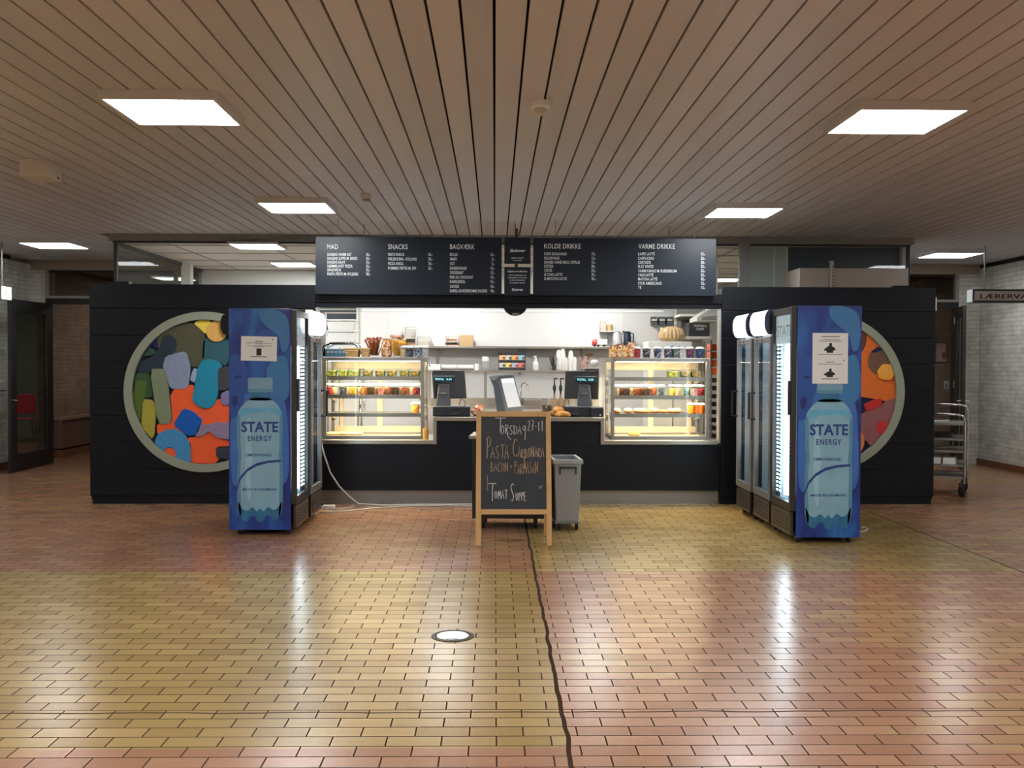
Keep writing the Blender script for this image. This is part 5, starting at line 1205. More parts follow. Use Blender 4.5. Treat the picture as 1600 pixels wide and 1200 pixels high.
# notices taped to the coolers
def notice(label, root, x0, x1, z0, z1, rows, pics, tilt=0.0):
    y = root.location.y-0.0085; t = thing('paper_notice', label, 'notice', ((x0+x1)/2, y, z0), 'paper notices'); w = x1-x0; hh = z1-z0
    rot = lambda p: Vector((p.x, p.y, p.z)) if tilt == 0 else Vector((p.x*math.cos(tilt)+p.z*math.sin(tilt), p.y, -p.x*math.sin(tilt)+p.z*math.cos(tilt)))
    MB(rot).box(-w/2,w/2,-0.001,0.0,0,hh).build('sheet', M_paper, t, local=True)
    b = MB(rot)
    for v, wd, th in rows: b.box(-w*wd/2,w*wd/2,-0.0016,-0.001,hh*(1-v)-th/2,hh*(1-v)+th/2)
    b.build('text_lines', mat('faint_ink', C(96,96,98), 0.8, var=0), t, local=True)
    for poly in pics:
        b = MB(rot); b.prism([((u-0.5)*w, hh*(1-v)) for u, v in poly], -0.0018, -0.001); b.build('picture', M_ink, t, local=True)
    b = MB(rot); b.box(w*0.36,w*0.4,-0.0018,-0.001,hh*0.87 if hh < w else hh*0.45,hh*0.87+0.008 if hh < w else hh*0.45+0.008); b.build('pin_mark', M_ink, t, local=True)
    return t
wl = lambda px: fa.location.x+(px-463)/F*YL
zl = lambda py: HL_-(py-482)/F*YL
notice('white landscape notice taped to the left blue cooler', fa, wl(377.5), wl(433), zl(563.5), zl(525.5), [(0.2,0.22,0.007),(0.27,0.7,0.004),(0.31,0.2,0.004),(0.38,0.7,0.004),(0.42,0.3,0.004),(0.83,0.45,0.008)], [[(0.43,0.49),(0.57,0.49),(0.57,0.78),(0.43,0.78)]], 0.02)
wr = lambda px: fb.location.x+(px-1236)/F*YR_
zr = lambda py: HR_-(py-477.5)/F*YR_
man = lambda v0, k: [(0.38,v0+0.155*k),(0.32,v0+0.16*k),(0.33,v0+0.13*k),(0.42,v0+0.08*k),(0.47,v0+0.065*k),(0.47,v0+0.02*k),(0.5,v0),(0.54,v0+0.01*k),(0.55,v0+0.05*k),(0.53,v0+0.065*k),(0.6,v0+0.09*k),(0.66,v0+0.14*k),(0.58,v0+0.16*k),(0.58,v0+0.2*k),(0.41,v0+0.2*k)]
notice('white portrait notice with two small pictures taped to the right blue cooler', fb, wr(1268.5), wr(1324.5), zr(600), zr(520.5), [(0.07,0.52,0.007),(0.13,0.5,0.004),(0.16,0.66,0.005),(0.42,0.7,0.004),(0.575,0.24,0.006),(0.615,0.68,0.005),(0.905,0.48,0.007)], [man(0.19,1.0), man(0.70,0.85)])
# ------------------------------------------------------------------ chalkboard
base = fl(803,855); YB0 = base.y; ax0, ax1 = XX(743,YB0,850), XX(862.5,YB0,850); aw = ax1-ax0; topz = None
TILT = math.radians(13); sl = (ZZ(643,YB0+0.26,803))/math.cos(TILT)
t = thing('chalkboard_sign','wooden A-frame chalkboard with the day\'s menu in chalk, in front of the counter','chalkboard',((ax0+ax1)/2, YB0, 0))
def bf(p): return Vector((p.x, p.z*math.sin(TILT)-p.y*-math.cos(TILT), p.z*math.cos(TILT)-p.y*math.sin(TILT)))
def bk(p): return Vector((p.x, 2*sl*math.sin(TILT)+0.02-(p.z*math.sin(TILT)+p.y*math.cos(TILT)), p.z*math.cos(TILT)-p.y*math.sin(TILT)))
vv = lambda y5: (1182-y5)/1072.0*sl
uu = lambda x5: (x5-418)/590.0*aw
for nm, f_ in (('front_frame',bf),('back_frame',bk)):
    b = MB(f_); rw = 0.044; a = aw/2
    b.box(-a,-a+rw,0,0.022,0.012,sl); b.box(a-rw,a,0,0.022,0.012,sl); b.box(-a+rw,a-rw,0,0.022,vv(152),sl); b.box(-a+rw,a-rw,0,0.022,vv(928),vv(888))
    fo = b.build(nm, M_wood, t, local=True, bevel=0.003)
    b = MB(f_); b.box(-a+rw,a-rw,0.010,0.016,vv(888),vv(152)); b.build('slate', mat('slate_with_chalk_dust', C(46,49,55), 0.7, var=0.5, scale=3.0), fo, local=True)
b = MB()
for x in (-aw/2+0.02,aw/2-0.02): b.tube([bf(Vector((x,0.02,sl-0.03))), bk(Vector((x,0.02,sl-0.03)))], 0.008)
b.build('hinge', M_alu, t, local=True)
G = {'T':[[(0,1),(.7,1)],[(.36,1),(.33,0)]],'O':[[(.25,1),(.05,.75),(.03,.3),(.22,0),(.42,.25),(.45,.7),(.25,1)]],'R':[[(.05,0),(.05,1)],[(.0,.95),(.4,.95),(.45,.65),(.05,.5),(.5,0)]],
'S':[[(.5,.9),(.28,1),(.05,.8),(.25,.52),(.45,.3),(.3,.02),(0,.08)]],'D':[[(.03,0),(.05,1),(.4,.8),(.5,.45),(.35,.1),(.0,0)]],'A':[[(0,0),(.28,1),(.52,0)],[(.1,.38),(.45,.4)]],
'G':[[(.5,.8),(.3,1),(.05,.7),(.2,.42),(.48,.7)],[(.5,1),(.45,-.5),(.4,-.7)]],'2':[[(0,.75),(.22,1),(.42,.75),(.0,0),(.5,.05)]],'7':[[(0,1),(.48,1),(.2,0)],[(.08,.5),(.42,.5)]],'-':[[(.05,.45),(.4,.45)]],'1':[[(.15,1),(.15,0)]],
'P':[[(.1,.9),(.05,0)],[(-.05,.85),(.25,1),(.5,.82),(.38,.58),(.08,.5)]],'C':[[(.55,.9),(.3,1),(.05,.6),(.08,.2),(.3,0),(.55,.1)]],'B':[[(.05,0),(.05,1)],[(.0,1),(.35,.9),(.35,.6),(.08,.52),(.45,.4),(.42,.1),(0,0)]],
'N':[[(.0,0),(.04,1)],[(.04,.95),(.46,.05)],[(.46,0),(.5,1)]],'+':[[(.05,.5),(.45,.5)],[(.25,.75),(.25,.25)]],'M':[[(0,0),(.1,1)],[(.1,.95),(.28,.4)],[(.28,.4),(.46,.95)],[(.46,1),(.58,0)]],'U':[[(0,1),(.03,.2),(.22,0),(.42,.2),(.45,1)]],'E':[[(.45,1),(.03,1),(.03,0),(.48,0)],[(.03,.5),(.38,.5)]],'L':[[(.05,1),(.03,0),(.1,-.02)]]}
def chalk(b, txt, x0, x1, ytop, ybot, r=0.0034):
    n = len(txt); adv = (x1-x0)/n
    for i, ch in enumerate(txt):
        if ch == ' ': continue
        rn = random.Random(i*7+len(txt))
        dy = rn.uniform(-6,6); sc = rn.uniform(0.92,1.12)
        for st in G[ch]:
            b.tube([(uu(x0+adv*i+px*adv*1.5), 0.0085, vv(ybot+dy-(ybot-ytop)*sc*pz)) for px, pz in st], r, 5)
M_ch = mat('white_chalk', C(196,196,196), 0.9, var=0.25, scale=60); M_ch2 = mat('tan_chalk', C(176,156,132), 0.9, var=0.3, scale=60)
b = MB(bf); chalk(b,'T',272,352,176,285,0.004); chalk(b,'ORSDAG',318,520,222,292); chalk(b,'27-11',530,665,186,264); b.tube([(uu(362),0.0085,vv(240)),(uu(372),0.0085,vv(310)),(uu(398),0.0085,vv(338))],0.0034,5); b.build('chalk_heading', M_ch, t, local=True)
b = MB(bf); chalk(b,'P',205,250,328,490,0.0042); chalk(b,'ASTA',238,385,388,488); chalk(b,'C',410,455,345,476,0.004); chalk(b,'ARBONARA',452,662,402,478); b.tube([(uu(494),0.0085,vv(470)),(uu(508),0.0085,vv(530))],0.0034,5); b.build('chalk_dish', M_ch2, t, local=True)
b = MB(bf); chalk(b,'BACON',238,378,520,590,0.003); chalk(b,'+',390,412,535,585,0.003); chalk(b,'PARMASAN',424,612,520,606,0.003); b.tube([(uu(212),0.0085,vv(620)),(uu(214),0.0085,vv(745))],0.003,5); b.build('chalk_side_dish', mat('brown_chalk', C(168,142,112), 0.9, var=0.3, scale=60), t, local=True)
b = MB(bf); chalk(b,'T',222,280,702,828,0.004); chalk(b,'OMAT',270,372,745,808); chalk(b,'S',392,430,702,830,0.004); chalk(b,'UPPE',435,520,760,822); b.tube([(uu(612),0.0085,vv(705)),(uu(625),0.0085,vv(725)),(uu(640),0.0085,vv(700))],0.0025,5); b.build('chalk_soup', M_ch, t, local=True)
# ------------------------------------------------------------------ black cabinet on casters behind the chalkboard
tb = fl(800,838); YT0 = 9.32
x0, x1 = XX(740,YT0,700), XX(856,YT0,700)
t = thing('black_cabinet','black cabinet on casters with a steel top, standing behind the chalkboard','cabinet',((x0+x1)/2, YT0+0.25, 0), rz=-0.06)
a = (x1-x0)/2; zt = ZZ(681,YT0)
MB().box(-a,a,-0.25,0.25,0.1,zt-0.03).build('body', M_bplastic, t, local=True, bevel=0.006)
b = MB(); b.box(-a-0.03,a+0.03,-0.27,0.30,zt-0.03,zt); b.build('steel_top', M_steel, t, local=True, bevel=0.004)
MB().box(a,a+0.012,-0.2,-0.14,0.38,0.5).build('red_tag', mat('red_tag', C(200,50,45), 0.5), t, local=True)
for xx in (-a+0.1,a-0.1):
    for yy in (-0.19,0.19):
        wv = MB().cyl((xx-0.014,yy,0.042),(xx+0.014,yy,0.042),0.042,n=18).build('caster', M_rubber, t, local=True)
        MB().box(xx-0.02,xx+0.02,yy-0.025,yy+0.025,0.06,0.1).build('fork', M_bplastic, wv, local=True)
# grey waste bin
gb = fl(885,830); YG0 = gb.y+0.02; x0, x1 = XX(864,YG0,770), XX(906.5,YG0,770); zt = ZZ(719,YG0)
t = thing('waste_bin','grey slim waste bin on casters, right of the chalkboard','bin',((x0+x1)/2, YG0+0.25, 0), rz=0.05)
a = (x1-x0)/2; D = 0.25; zb = 0.085
b = MB(); q = 0.012; tp = 0.022
o = [(-a+tp,-D+tp,zb),(a-tp,-D+tp,zb),(a-tp,D-tp,zb),(-a+tp,D-tp,zb),(-a,-D,zt),(a,-D,zt),(a,D,zt),(-a,D,zt),(-a+q,-D+q,zt),(a-q,-D+q,zt),(a-q,D-q,zt),(-a+q,D-q,zt),(-a+tp+q,-D+tp+q,zb+0.01),(a-tp-q,-D+tp+q,zb+0.01),(a-tp-q,D-tp-q,zb+0.01),(-a+tp+q,D-tp-q,zb+0.01)]
fs = [(0,3,2,1),(12,13,14,15)]
for i in range(4):
    j = (i+1)%4; fs += [(i,j,4+j,4+i),(4+i,4+j,8+j,8+i),(8+i,8+j,12+j,12+i)]
b.add(o, fs); b.build('body', mat('bin_grey', C(150,154,156), 0.5, var=0.03), t, local=True, bevel=0.006)
b = MB(); b.box(-a-0.014,a+0.014,-D-0.014,-D+0.012,zt-0.035,zt+0.006); b.box(-a-0.014,a+0.014,D-0.012,D+0.014,zt-0.035,zt+0.006); b.box(-a-0.014,-a+0.012,-D+0.012,D-0.012,zt-0.035,zt+0.006); b.box(a-0.012,a+0.014,-D+0.012,D-0.012,zt-0.035,zt+0.006); b.build('rim', mat('bin_rim', C(168,171,172), 0.5), t, local=True, bevel=0.005)
b = MB()
b.box(-0.08,0.08,-D-0.016,-D-0.0,zt-0.075,zt-0.06); b.box(-0.08,-0.068,-D-0.012,-D+0.01,zt-0.13,zt-0.06); b.box(0.068,0.08,-D-0.012,-D+0.01,zt-0.13,zt-0.06); b.build('grip', M_dgrey, t, local=True)
MB().box(-a+tp-0.012,a-tp+0.012,-D+tp-0.012,D-tp+0.012,0.068,0.086).build('dolly_plate', M_grey, t, local=True)
for xx in (-a+0.045,a-0.04):
    for yy in (-D+0.05,D-0.05):
        wv = MB().cyl((xx-0.012,yy,0.034),(xx+0.012,yy,0.034),0.034,n=18).build('caster', M_rubber, t, local=True)
        MB().cyl((xx-0.014,yy,0.034),(xx+0.014,yy,0.034),0.016,n=12).build('hub', M_chrome, wv, local=True)
# ------------------------------------------------------------------ menu boards
MY = BY-0.08
def pxt(b, s, x, y, hpx, ax='l', w=None, Y=MY, xs=0.82, sp=1.0, shear=0.0):
    p = at(x, y+hpx/2, Y); b.text(s, p.x, p.z, Y-0.0005, hpx/F*Y, ax, xs=xs, w=None if w is None else w/F*Y, sp=sp, shear=shear, bold=0.012 if shear == 0 else 0.02)
def menu(label, x0, x1, cols, name='menu_board'):
    a, b_ = XX(x0,MY,415), XX(x1,MY,415); z0, z1 = ZZ(461,MY), ZZ(371,MY)
    t = thing(name, label, 'menu board', ((a+b_)/2, MY, z0), 'menu boards')
    MB().box(a,b_,MY,MY+0.03,z0,z1).build('panel', M_board, t, bevel=0.003)
    for f_ in (0.12,0.88):
        x = a+(b_-a)*f_; MB().cyl((x,MY+0.015,z1),(x,MY+0.015,CZ),0.003).build('suspension_wire', M_alu, t)
    for head, hx, hy, rows, ix, prx, al in cols:
        b = MB(); pxt(b, head, hx, hy, 7.2, xs=0.74, sp=1.08); b.build('heading', M_letter, t)
        b = MB(); c = MB()
        for y, s, pr, w in rows:
            pxt(b, s, ix, y, 4.3, w=w); pxt(c, pr, prx, y, 4.3, al, xs=0.75)
        b.build('item_list', M_letter, t); c.build('price_list', M_letter, t)
menu('wide navy menu board over the left half of the hatch', 493, 784, [
 ('MAD',511,385.5,[(397.5,'DAGENS VARME RET','35,-',37.5),(403.5,'DAGENS SUPPE M. BRØD','30,-',46.5),(409.5,'DAGENS SALAT','35,-',28),(415.7,'HJEMMELAVET PIZZA','35,-',39),(421.8,'SANDWICH','35,-',21),(428,'PASTA PESTO M. KYLLING','30,-',47.5)],511.5,572,'l'),
 ('SNACKS',606.5,385.5,[(397.5,'PESTO SNACK','25,-',25.5),(404.7,'PØLSEHORN - KYLLING','20,-',44),(411.8,'PIZZA SNEGL','20,-',24),(419,'POMMES FRITES M. DIP','25,-',43.5)],606.5,669,'l'),
 ('BAGVÆRK',703,385.5,[(397.6,'BOLLE','12,-',12),(404.8,'SMØR','3,-',11),(412,'OST','5,-',7.5),(419,'DAGENS KAGE','15,-',26),(426,'CROISSANT','12,-',21),(433,'PAIN AU CHOCOLAT','15,-',36),(440,'KANELSNEGL','15,-',24),(447.4,'COOKIE','10,-',14),(454.4,'KANEL-/KARDEMOMME SNURRE','18,-',58)],703,773,'r')])
menu('wide navy menu board over the right half of the hatch', 833, 1119, [
 ('KOLDE DRIKKE',850.5,384.5,[(396.7,'DÅSE SODAVAND','15,-',35),(403.2,'KILDEVAND','12,-',24),(409.7,'DANSK VAND M./U. CITRUS','15,-',55.5),(416,'ICETEA','20,-',14),(422.6,'STATE','25,-',12),(429,'IS CHAI LATTÉ','35,-',28),(435.4,'IS MATCHA LATTÉ','35,-',35)],850.5,931,'r'),
 ('VARME DRIKKE',997.5,384.8,[(396.8,'KAFFE LATTÉ','25,-',26),(403.5,'CAPPUCINO','25,-',25),(410,'CORTADO','20,-',20),(416.4,'FLAT WHITE','25,-',24),(423.2,'VARM KAKAO M. FLØDESKUM','25,-',60),(429.6,'CHAI LATTÉ','25,-',24),(436,'MATCHA LATTÉ','35,-',30),(442.6,'STOR AMERICANO','15,-',37),(449.3,'TE','15,-',5)],997,1102,'r')])
def small(label, y0, y1, lines, hang):
    a, b_ = XX(788,MY,415), XX(829,MY,415); z0, z1 = ZZ(y1,MY), ZZ(y0,MY)
    t = thing('small_menu_board', label, 'sign', ((a+b_)/2, MY, z0), 'small boards')
    MB().box(a,b_,MY,MY+0.02,z0,z1).build('panel', M_board, t, bevel=0.002)
    for s, y, hp, w, sh in lines:
        b = MB(); pxt(b, s, 808.5, y, hp, 'c', w=w, shear=sh); b.build('lettering', M_letter, t)
    x = (a+b_)/2-0.03; b = MB(); b.box(x,x+0.035,MY+0.02,MY+0.03,z0-(0.0 if not hang else 0.035),z1+(0.0 if not hang else 0.1)); b.build('strap', M_dgrey, t)
    if hang: MB().cyl((x,MY+0.01,z1),(x,MY+0.01,CZ),0.003).build('suspension_wire', M_alu, t)
small('small square navy board with a script logo, between the menu boards', 371, 412, [('Skolecrew',391.5,4.5,24,0.3),('@SKOLECREW',403.2,1.6,19,0),('FØLG OS HER',407,1.5,13,0)], True)
small('small navy board about allergens, below the script-logo board', 417, 461.5, [('Oplysning om allergener',424,2.6,31,0.15),('HAR DU SPØRGSMÅL OM',430.2,1.5,27,0),('ALLERGENER I VORES MAD',434,1.5,31,0),('SÅ SPØRG PERSONALET',437.8,1.5,24,0),('VI HJÆLPER GERNE',442,1.5,24,0),('Skolecrew',452.5,3.8,18,0.3)], False)
# ------------------------------------------------------------------ round felt murals
def mural(label, cx, cy, shapes, zoom, ox, oy, extra):
    Y = BY-0.003; c = at(cx, cy, Y); r1 = 124.5/F*Y; r0 = 112/F*Y
    t = thing('felt_mural', label, 'wall art', (c.x, Y, c.z-r1), 'round murals on the kiosk')
    b = MB(); b.cyl((c.x,Y-0.012,c.z),(c.x,Y,c.z),r0+0.01,n=64); b.build('backing', mat('felt_navy', C(26,34,56), 0.9, var=0.2), t)
    b = MB(); b.ring(c.x,c.z,r0,r1,Y-0.055,Y,72); b.build('rim', mat('sage_rim', C(146,152,134), 0.6, var=0.03), t, bevel=0.003)
    for k, (pts, col, lay) in enumerate(shapes):
        poly = [(at(ox+u/zoom, oy+v/zoom, Y).x, at(ox+u/zoom, oy+v/zoom, Y).z) for u, v in pts]
        poly = smooth_poly(poly)
        rr = r0-0.002; poly = [clampc(p, c.x, c.z, rr) for p in poly]
        b = MB(); b.prism(poly, Y-0.014-0.006*lay, Y-0.011); b.build('felt_piece', felt(col), t, bevel=0.003)
    return t
def clampc(p, cx, cz, r):
    dx, dz = p[0]-cx, p[1]-cz; d = math.hypot(dx,dz)
    return p if d <= r else (cx+dx*r/d, cz+dz*r/d)
def smooth_poly(p, n=1):
    out = p
    for _ in range(n):
        q = []; L_ = len(out)
        for i in range(L_):
            a, b_ = out[i], out[(i+1)%L_]
            q += [(a[0]*0.85+b_[0]*0.15, a[1]*0.85+b_[1]*0.15), (a[0]*0.15+b_[0]*0.85, a[1]*0.15+b_[1]*0.85)]
        out = q
    return out
def felt(col):
    g = 1.12
    return mat('felt_%d_%d_%d' % col, C(*[min(255, int(v*g)) for v in col]), 0.9, var=0.14, scale=22, bump=0.5)
def circ(cx, cy, rx, ry=None, n=20): ry = ry or rx; return [(cx+rx*math.cos(2*math.pi*i/n), cy+ry*math.sin(2*math.pi*i/n)) for i in range(n)]
Lsh = [
 ([(245,245),(300,195),(380,155),(450,140),(510,165),(565,240),(552,430),(500,447),(300,400),(240,300)],(78,77,58),1),
 ([(550,250),(700,245),(760,300),(700,440),(640,400),(560,395),(540,380)],(45,85,95),1),
 ([(105,480),(120,410),(200,380),(262,310),(280,240),(330,225),(375,270),(370,330),(330,370),(300,390),(270,470),(180,480)],(38,50,62),2),
 ([(150,370),(190,310),(230,335),(225,360),(150,375)],(50,75,60),3), ([(200,300),(245,255),(250,300),(240,320)],(25,35,95),1),
 ([(485,150),(530,115),(590,120),(605,150),(565,225),(535,195)],(215,190,75),2), (circ(640,205,70),(205,160,85),3),
 ([(95,480),(195,480),(215,640),(165,650),(85,640)],(50,80,50),1), ([(105,530),(180,540),(150,680),(125,820),(85,720),(80,620)],(75,95,40),2),
 ([(300,370),(437,335),(468,450),(448,590),(330,590),(300,480),(280,440)],(125,135,160),3), ([(485,450),(520,460),(495,550),(460,530)],(140,160,180),2),
 ([(330,600),(490,555),(485,650),(540,720),(600,720),(650,650),(720,690),(760,800),(620,850),(550,820),(500,880),(430,880),(245,900),(240,820),(345,820)],(225,88,44),2),
 ([(545,395),(600,390),(650,405),(680,440),(650,460),(655,610),(630,690),(580,725),(510,700),(475,660),(490,600),(515,450)],(30,125,155),4),
 ([(195,455),(305,455),(345,820),(250,825)],(115,125,100),4), ([(150,655),(215,665),(240,720),(220,935),(135,850)],(150,145,55),3),
 ([(440,915),(550,905),(600,870),(640,915),(720,935),(760,970),(640,975),(635,1030),(660,1060),(620,1095),(470,1095),(468,960)],(222,86,44),2),
 ([(350,830),(420,718),(480,735),(548,795),(515,890),(455,905)],(12,82,165),4), ([(495,910),(525,825),(600,825),(640,810),(740,815),(740,930),(640,915),(590,870),(550,905)],(130,115,140),4),
 ([(225,950),(250,890),(310,860),(370,858),(430,890),(465,960),(470,1095),(360,1065),(370,1010),(345,980),(310,980),(285,1010)],(62,126,172),4), ([(285,1000),(320,980),(360,990),(370,1040),(345,1060)],(222,86,44),3),
 ([(650,455),(720,435),(760,560),(700,600),(665,600),(648,580)],(60,62,65),4), ([(670,620),(720,595),(760,660),(700,705),(670,680)],(120,110,150),4), ([(635,985),(740,975),(740,1060),(640,1050)],(50,55,65),3),
 ([(760,260),(900,240),(1000,380),(960,520),(800,480)],(140,150,170),2), ([(780,560),(960,540),(1060,640),(1000,800),(800,780)],(75,110,60),2), ([(780,860),(960,820),(1000,900),(860,1060),(780,1040)],(205,160,85),2)]
ml = mural('round mural of coloured felt shapes left of the hatch, half behind the blue cooler', 321.5, 612.5, Lsh, 4.283, 190, 470, 0)
# black disc over the rim
cc = at(352, 513, BY)
b = MB(); b.prism([(at(347+dx,513+dy,BY).x, at(347+dx,513+dy,BY).z) for dx, dy in [(3,-20),(0,-12),(0,0),(4,9),(12,12),(24,10),(30,0),(28,-14),(16,-24)]], BY-0.064, BY-0.053); b.build('black_spot', M_black, ml)
Rsh = [
 ([(-300,250),(60,160),(158,190),(160,270),(130,320),(60,420),(-200,460)],(95,55,45),1),
 ([(160,180),(270,285),(340,400),(385,500),(385,665),(300,680),(200,660),(60,640),(40,380),(118,330),(150,270)],(200,100,40),2),
 (circ(245,390,86,100),(105,75,60),3), ([(180,322),(230,285),(270,290),(268,306),(200,328)],(25,25,70),4),
 ([(222,465),(265,410),(340,410),(348,485),(320,528),(240,518)],(218,152,60),5), ([(128,700),(250,650),(265,705),(150,755)],(175,40,40),4),
 ([(60,800),(150,750),(250,715),(300,670),(385,652),(365,760),(335,810),(300,900),(190,1015),(145,960),(60,940)],(130,82,82),3), (circ(265,868,42,52),(178,44,46),4),
 ([(40,900),(112,900),(135,940),(130,1000),(100,1050),(20,1020)],(190,112,72),4), ([(-320,520),(-100,480),(-40,640),(-180,800),(-330,760)],(62,126,172),2), ([(-200,860),(-40,820),(20,960),(-80,1080),(-180,1020)],(75,110,60),2)]
mural('round mural of orange and mauve felt shapes right of the hatch, behind the blue cooler', 1288, 613, Rsh, 4.617, 1320, 480, 0)
# ------------------------------------------------------------------ ceiling fittings
hz = lambda px: VY+ROLL*(px-773)
def ceilY(px, py): return (CZ-H)*F/(hz(px)-py)
Yd = ceilY(843,161); x = cyc(843,Yd)
t = thing('motion_detector','round white motion detector on the ceiling in the middle of the view','detector',(x, Yd, CZ-0.085))
b = MB(); b.lathe([(0.055,0.045),(0.062,0.05),(0.062,0.085)],0,0,28); b.build('base', M_wplastic, t, local=True, smooth=True)
b = MB(); b.lathe([(0.012,0.0),(0.03,0.012),(0.036,0.03),(0.036,0.046)],0,0,20); b.build('lens', mat('detector_lens', C(190,188,182), 0.3), t, local=True, smooth=True)
Yd = ceilY(572,304.5); x = cyc(572,Yd)
t = thing('ceiling_sensor','small beige box sensor on the ceiling above the left menu board','sensor',(x, Yd, CZ-0.07))
MB().box(-0.045,0.045,-0.04,0.04,0.02,0.07).build('body', mat('beige_plastic', C(205,195,180), 0.5), t, local=True, bevel=0.006)
MB().box(-0.025,0.035,-0.03,0.03,0.0,0.02).build('lens', M_grey, t, local=True, bevel=0.004)
Yd = ceilY(59,252); x0, x1 = cyc(38,Yd), cyc(80,Yd)
t = thing('ceiling_box','white square junction box on the ceiling at far left','box',((x0+x1)/2, Yd+0.14, CZ-0.135))
MB().box(x0,x1,Yd,Yd+0.28,CZ-0.135,CZ).build('housing', mat('offwhite_metal', C(214,206,196), 0.5), t, bevel=0.004)
b = MB(); b.box(x1-0.001,x1+0.002,Yd+0.19,Yd+0.23,CZ-0.12,CZ-0.105); b.build('socket', M_dgrey, t)
# ------------------------------------------------------------------ hanging signs
Ys = 13.0; x0 = cyc(1524.5,Ys); z0, z1 = ZZ(472.5,Ys,1560), ZZ(452,Ys,1560); x1 = cyc(1662,Ys)
t = thing('hanging_sign','long hanging sign with black capitals under the ceiling at far right','sign',((x0+x1)/2, Ys+0.07, z0))
MB().box(x0,x1,Ys,Ys+0.16,z0,z1).build('box', mat('sign_black_edge', C(44,42,42), 0.5), t, bevel=0.003)
MB().box(x0+0.022,x1-0.022,Ys-0.004,Ys,z0+0.025,z1-0.025).build('face', mat('sign_grey_face', C(196,188,182), 0.5), t)
MB().box(x0-0.004,x0,Ys+0.004,Ys+0.156,z0+0.004,z1-0.004).build('end_face', mat('sign_white_end', C(225,232,232), 0.4, emit=(0.9,0.97,1,1), es=0.25), t)
b = MB(); q = at(1531,466.5,Ys); b.text('LÆRERVÆRELSE', q.x, q.z, Ys-0.0045, 7.2/F*Ys, 'l', w=123/F*Ys); b.text('LÆRERVÆRELSE', q.x+0.005, q.z, Ys-0.0045, 7.2/F*Ys, 'l', w=123/F*Ys); b.build('lettering', M_ink, t)
for xx in (cyc(1548,Ys),x1-0.2): MB().cyl((xx,Ys+0.08,z1),(xx,Ys+0.08,CZ),0.011).build('rod', M_alu, t)
Ys = 13.2; x1 = cyc(10,Ys); z0, z1 = ZZ(467.5,Ys,10), ZZ(446.5,Ys,10)
t = thing('hanging_sign','hanging sign box with a glowing white end at far left','sign',(x1-0.3, Ys+0.15, z0))
MB().box(x1-0.5,x1,Ys,Ys+0.27,z0,z1).build('box', mat('sign_grey_box', C(150,146,142), 0.5), t, bevel=0.004)
MB().box(x1,x1+0.004,Ys+0.006,Ys+0.264,z0+0.004,z1-0.004).build('end_face', glow('exit_white',(0.95,1,1,1),0.95), t)
b = MB()
for k in range(3): b.box(x1+0.004,x1+0.006,Ys+0.09+0.02*k,Ys+0.1+0.02*k,z0+0.03,z1-0.03-0.01*k)
b.build('pictogram', mat('faint_green', C(120,150,140), 0.5), t)
MB().cyl((x1-0.06,Ys+0.13,z1),(x1-0.06,Ys+0.13,CZ),0.011).build('rod', M_alu, t)
# ------------------------------------------------------------------ towel dispenser on the left wall
Yp = 14.05; z0, z1 = ZZ(647,Yp,15), ZZ(593,Yp,15)
t = thing('towel_dispenser','white paper towel dispenser on the left brick wall','dispenser',(XL, Yp+0.2, z0))
b = MB(); n = 6; w_ = 0.20; pts = [(XL,z0),(XL+w_-0.06,z0)]
for i in range(n+1): a = -math.pi/2+math.pi/2*i/n; pts.append((XL+w_-0.06+0.06*math.cos(a), z0+0.06+0.06*math.sin(a)))
for i in range(n+1): a = math.pi/2*i/n; pts.append((XL+w_-0.06+0.06*math.cos(a), z1-0.06+0.06*math.sin(a)))
pts += [(XL,z1)]
b.prism(pts, Yp, Yp+0.32); b.build('housing', M_wplastic, t, bevel=0.01)
b = MB(); b.box(XL+w_,XL+w_+0.004,Yp+0.02,Yp+0.3,z1-0.17,z1-0.155); b.cyl((XL+w_,Yp+0.16,z1-0.22),(XL+w_+0.004,Yp+0.16,z1-0.22),0.012); b.build('lock', M_dgrey, t)
# ------------------------------------------------------------------ steel box and rail on the kiosk roof
Yh = BY+0.25; x0, x1 = cyc(1250,Yh), cyc(1420,Yh); zt = ZZ(419,Yh,1330)
t = thing('steel_duct','long brushed steel duct lying on the roof of the right kiosk half','duct',((x0+x1)/2, Yh+0.25, TOPZ))
MB().box(x0,x1,Yh,Yh+0.6,TOPZ,zt).build('casing', mat('dull_steel', C(142,132,124), 0.38, 0.75, var=0.12, scale=3), t, bevel=0.004)
MB().box(x1-0.005,x1+0.008,Yh-0.005,Yh+0.6,TOPZ,zt+0.004).build('edge_strip', M_alu, t)
xr = cyc(1302,Yh-0.05); b = MB(); b.box(xr-0.022,xr+0.022,Yh-0.04,Yh-0.01,TOPZ,ZZ(408,Yh,1302)); o = b.build('slotted_rail', M_alu, t)
b = MB()
for k in range(7): b.box(xr+0.004,xr+0.016,Yh-0.042,Yh-0.04,TOPZ+0.02+k*0.036,TOPZ+0.038+k*0.036)
b.build('slots', M_bplastic, o)
b = MB(); yv = Yh+0.62; b.tube([(cyc(1228,yv),yv,TOPZ),(cyc(1229,yv),yv,TOPZ+0.12),(cyc(1227,yv),yv,TOPZ+0.16),(cyc(1232,yv),yv,TOPZ+0.22)],0.012,8)
solo('cable_hook', b, M_wire, 'short white cable and plug beside the steel duct on the roof', 'cable')
b = MB(); b.box(cyc(1398,BY+0.1),cyc(1428,BY+0.1),BY+0.05,BY+0.15,TOPZ,TOPZ+0.022); solo('roof_bracket', b, M_black, 'flat black bracket on the roof edge right of the steel duct', 'bracket')
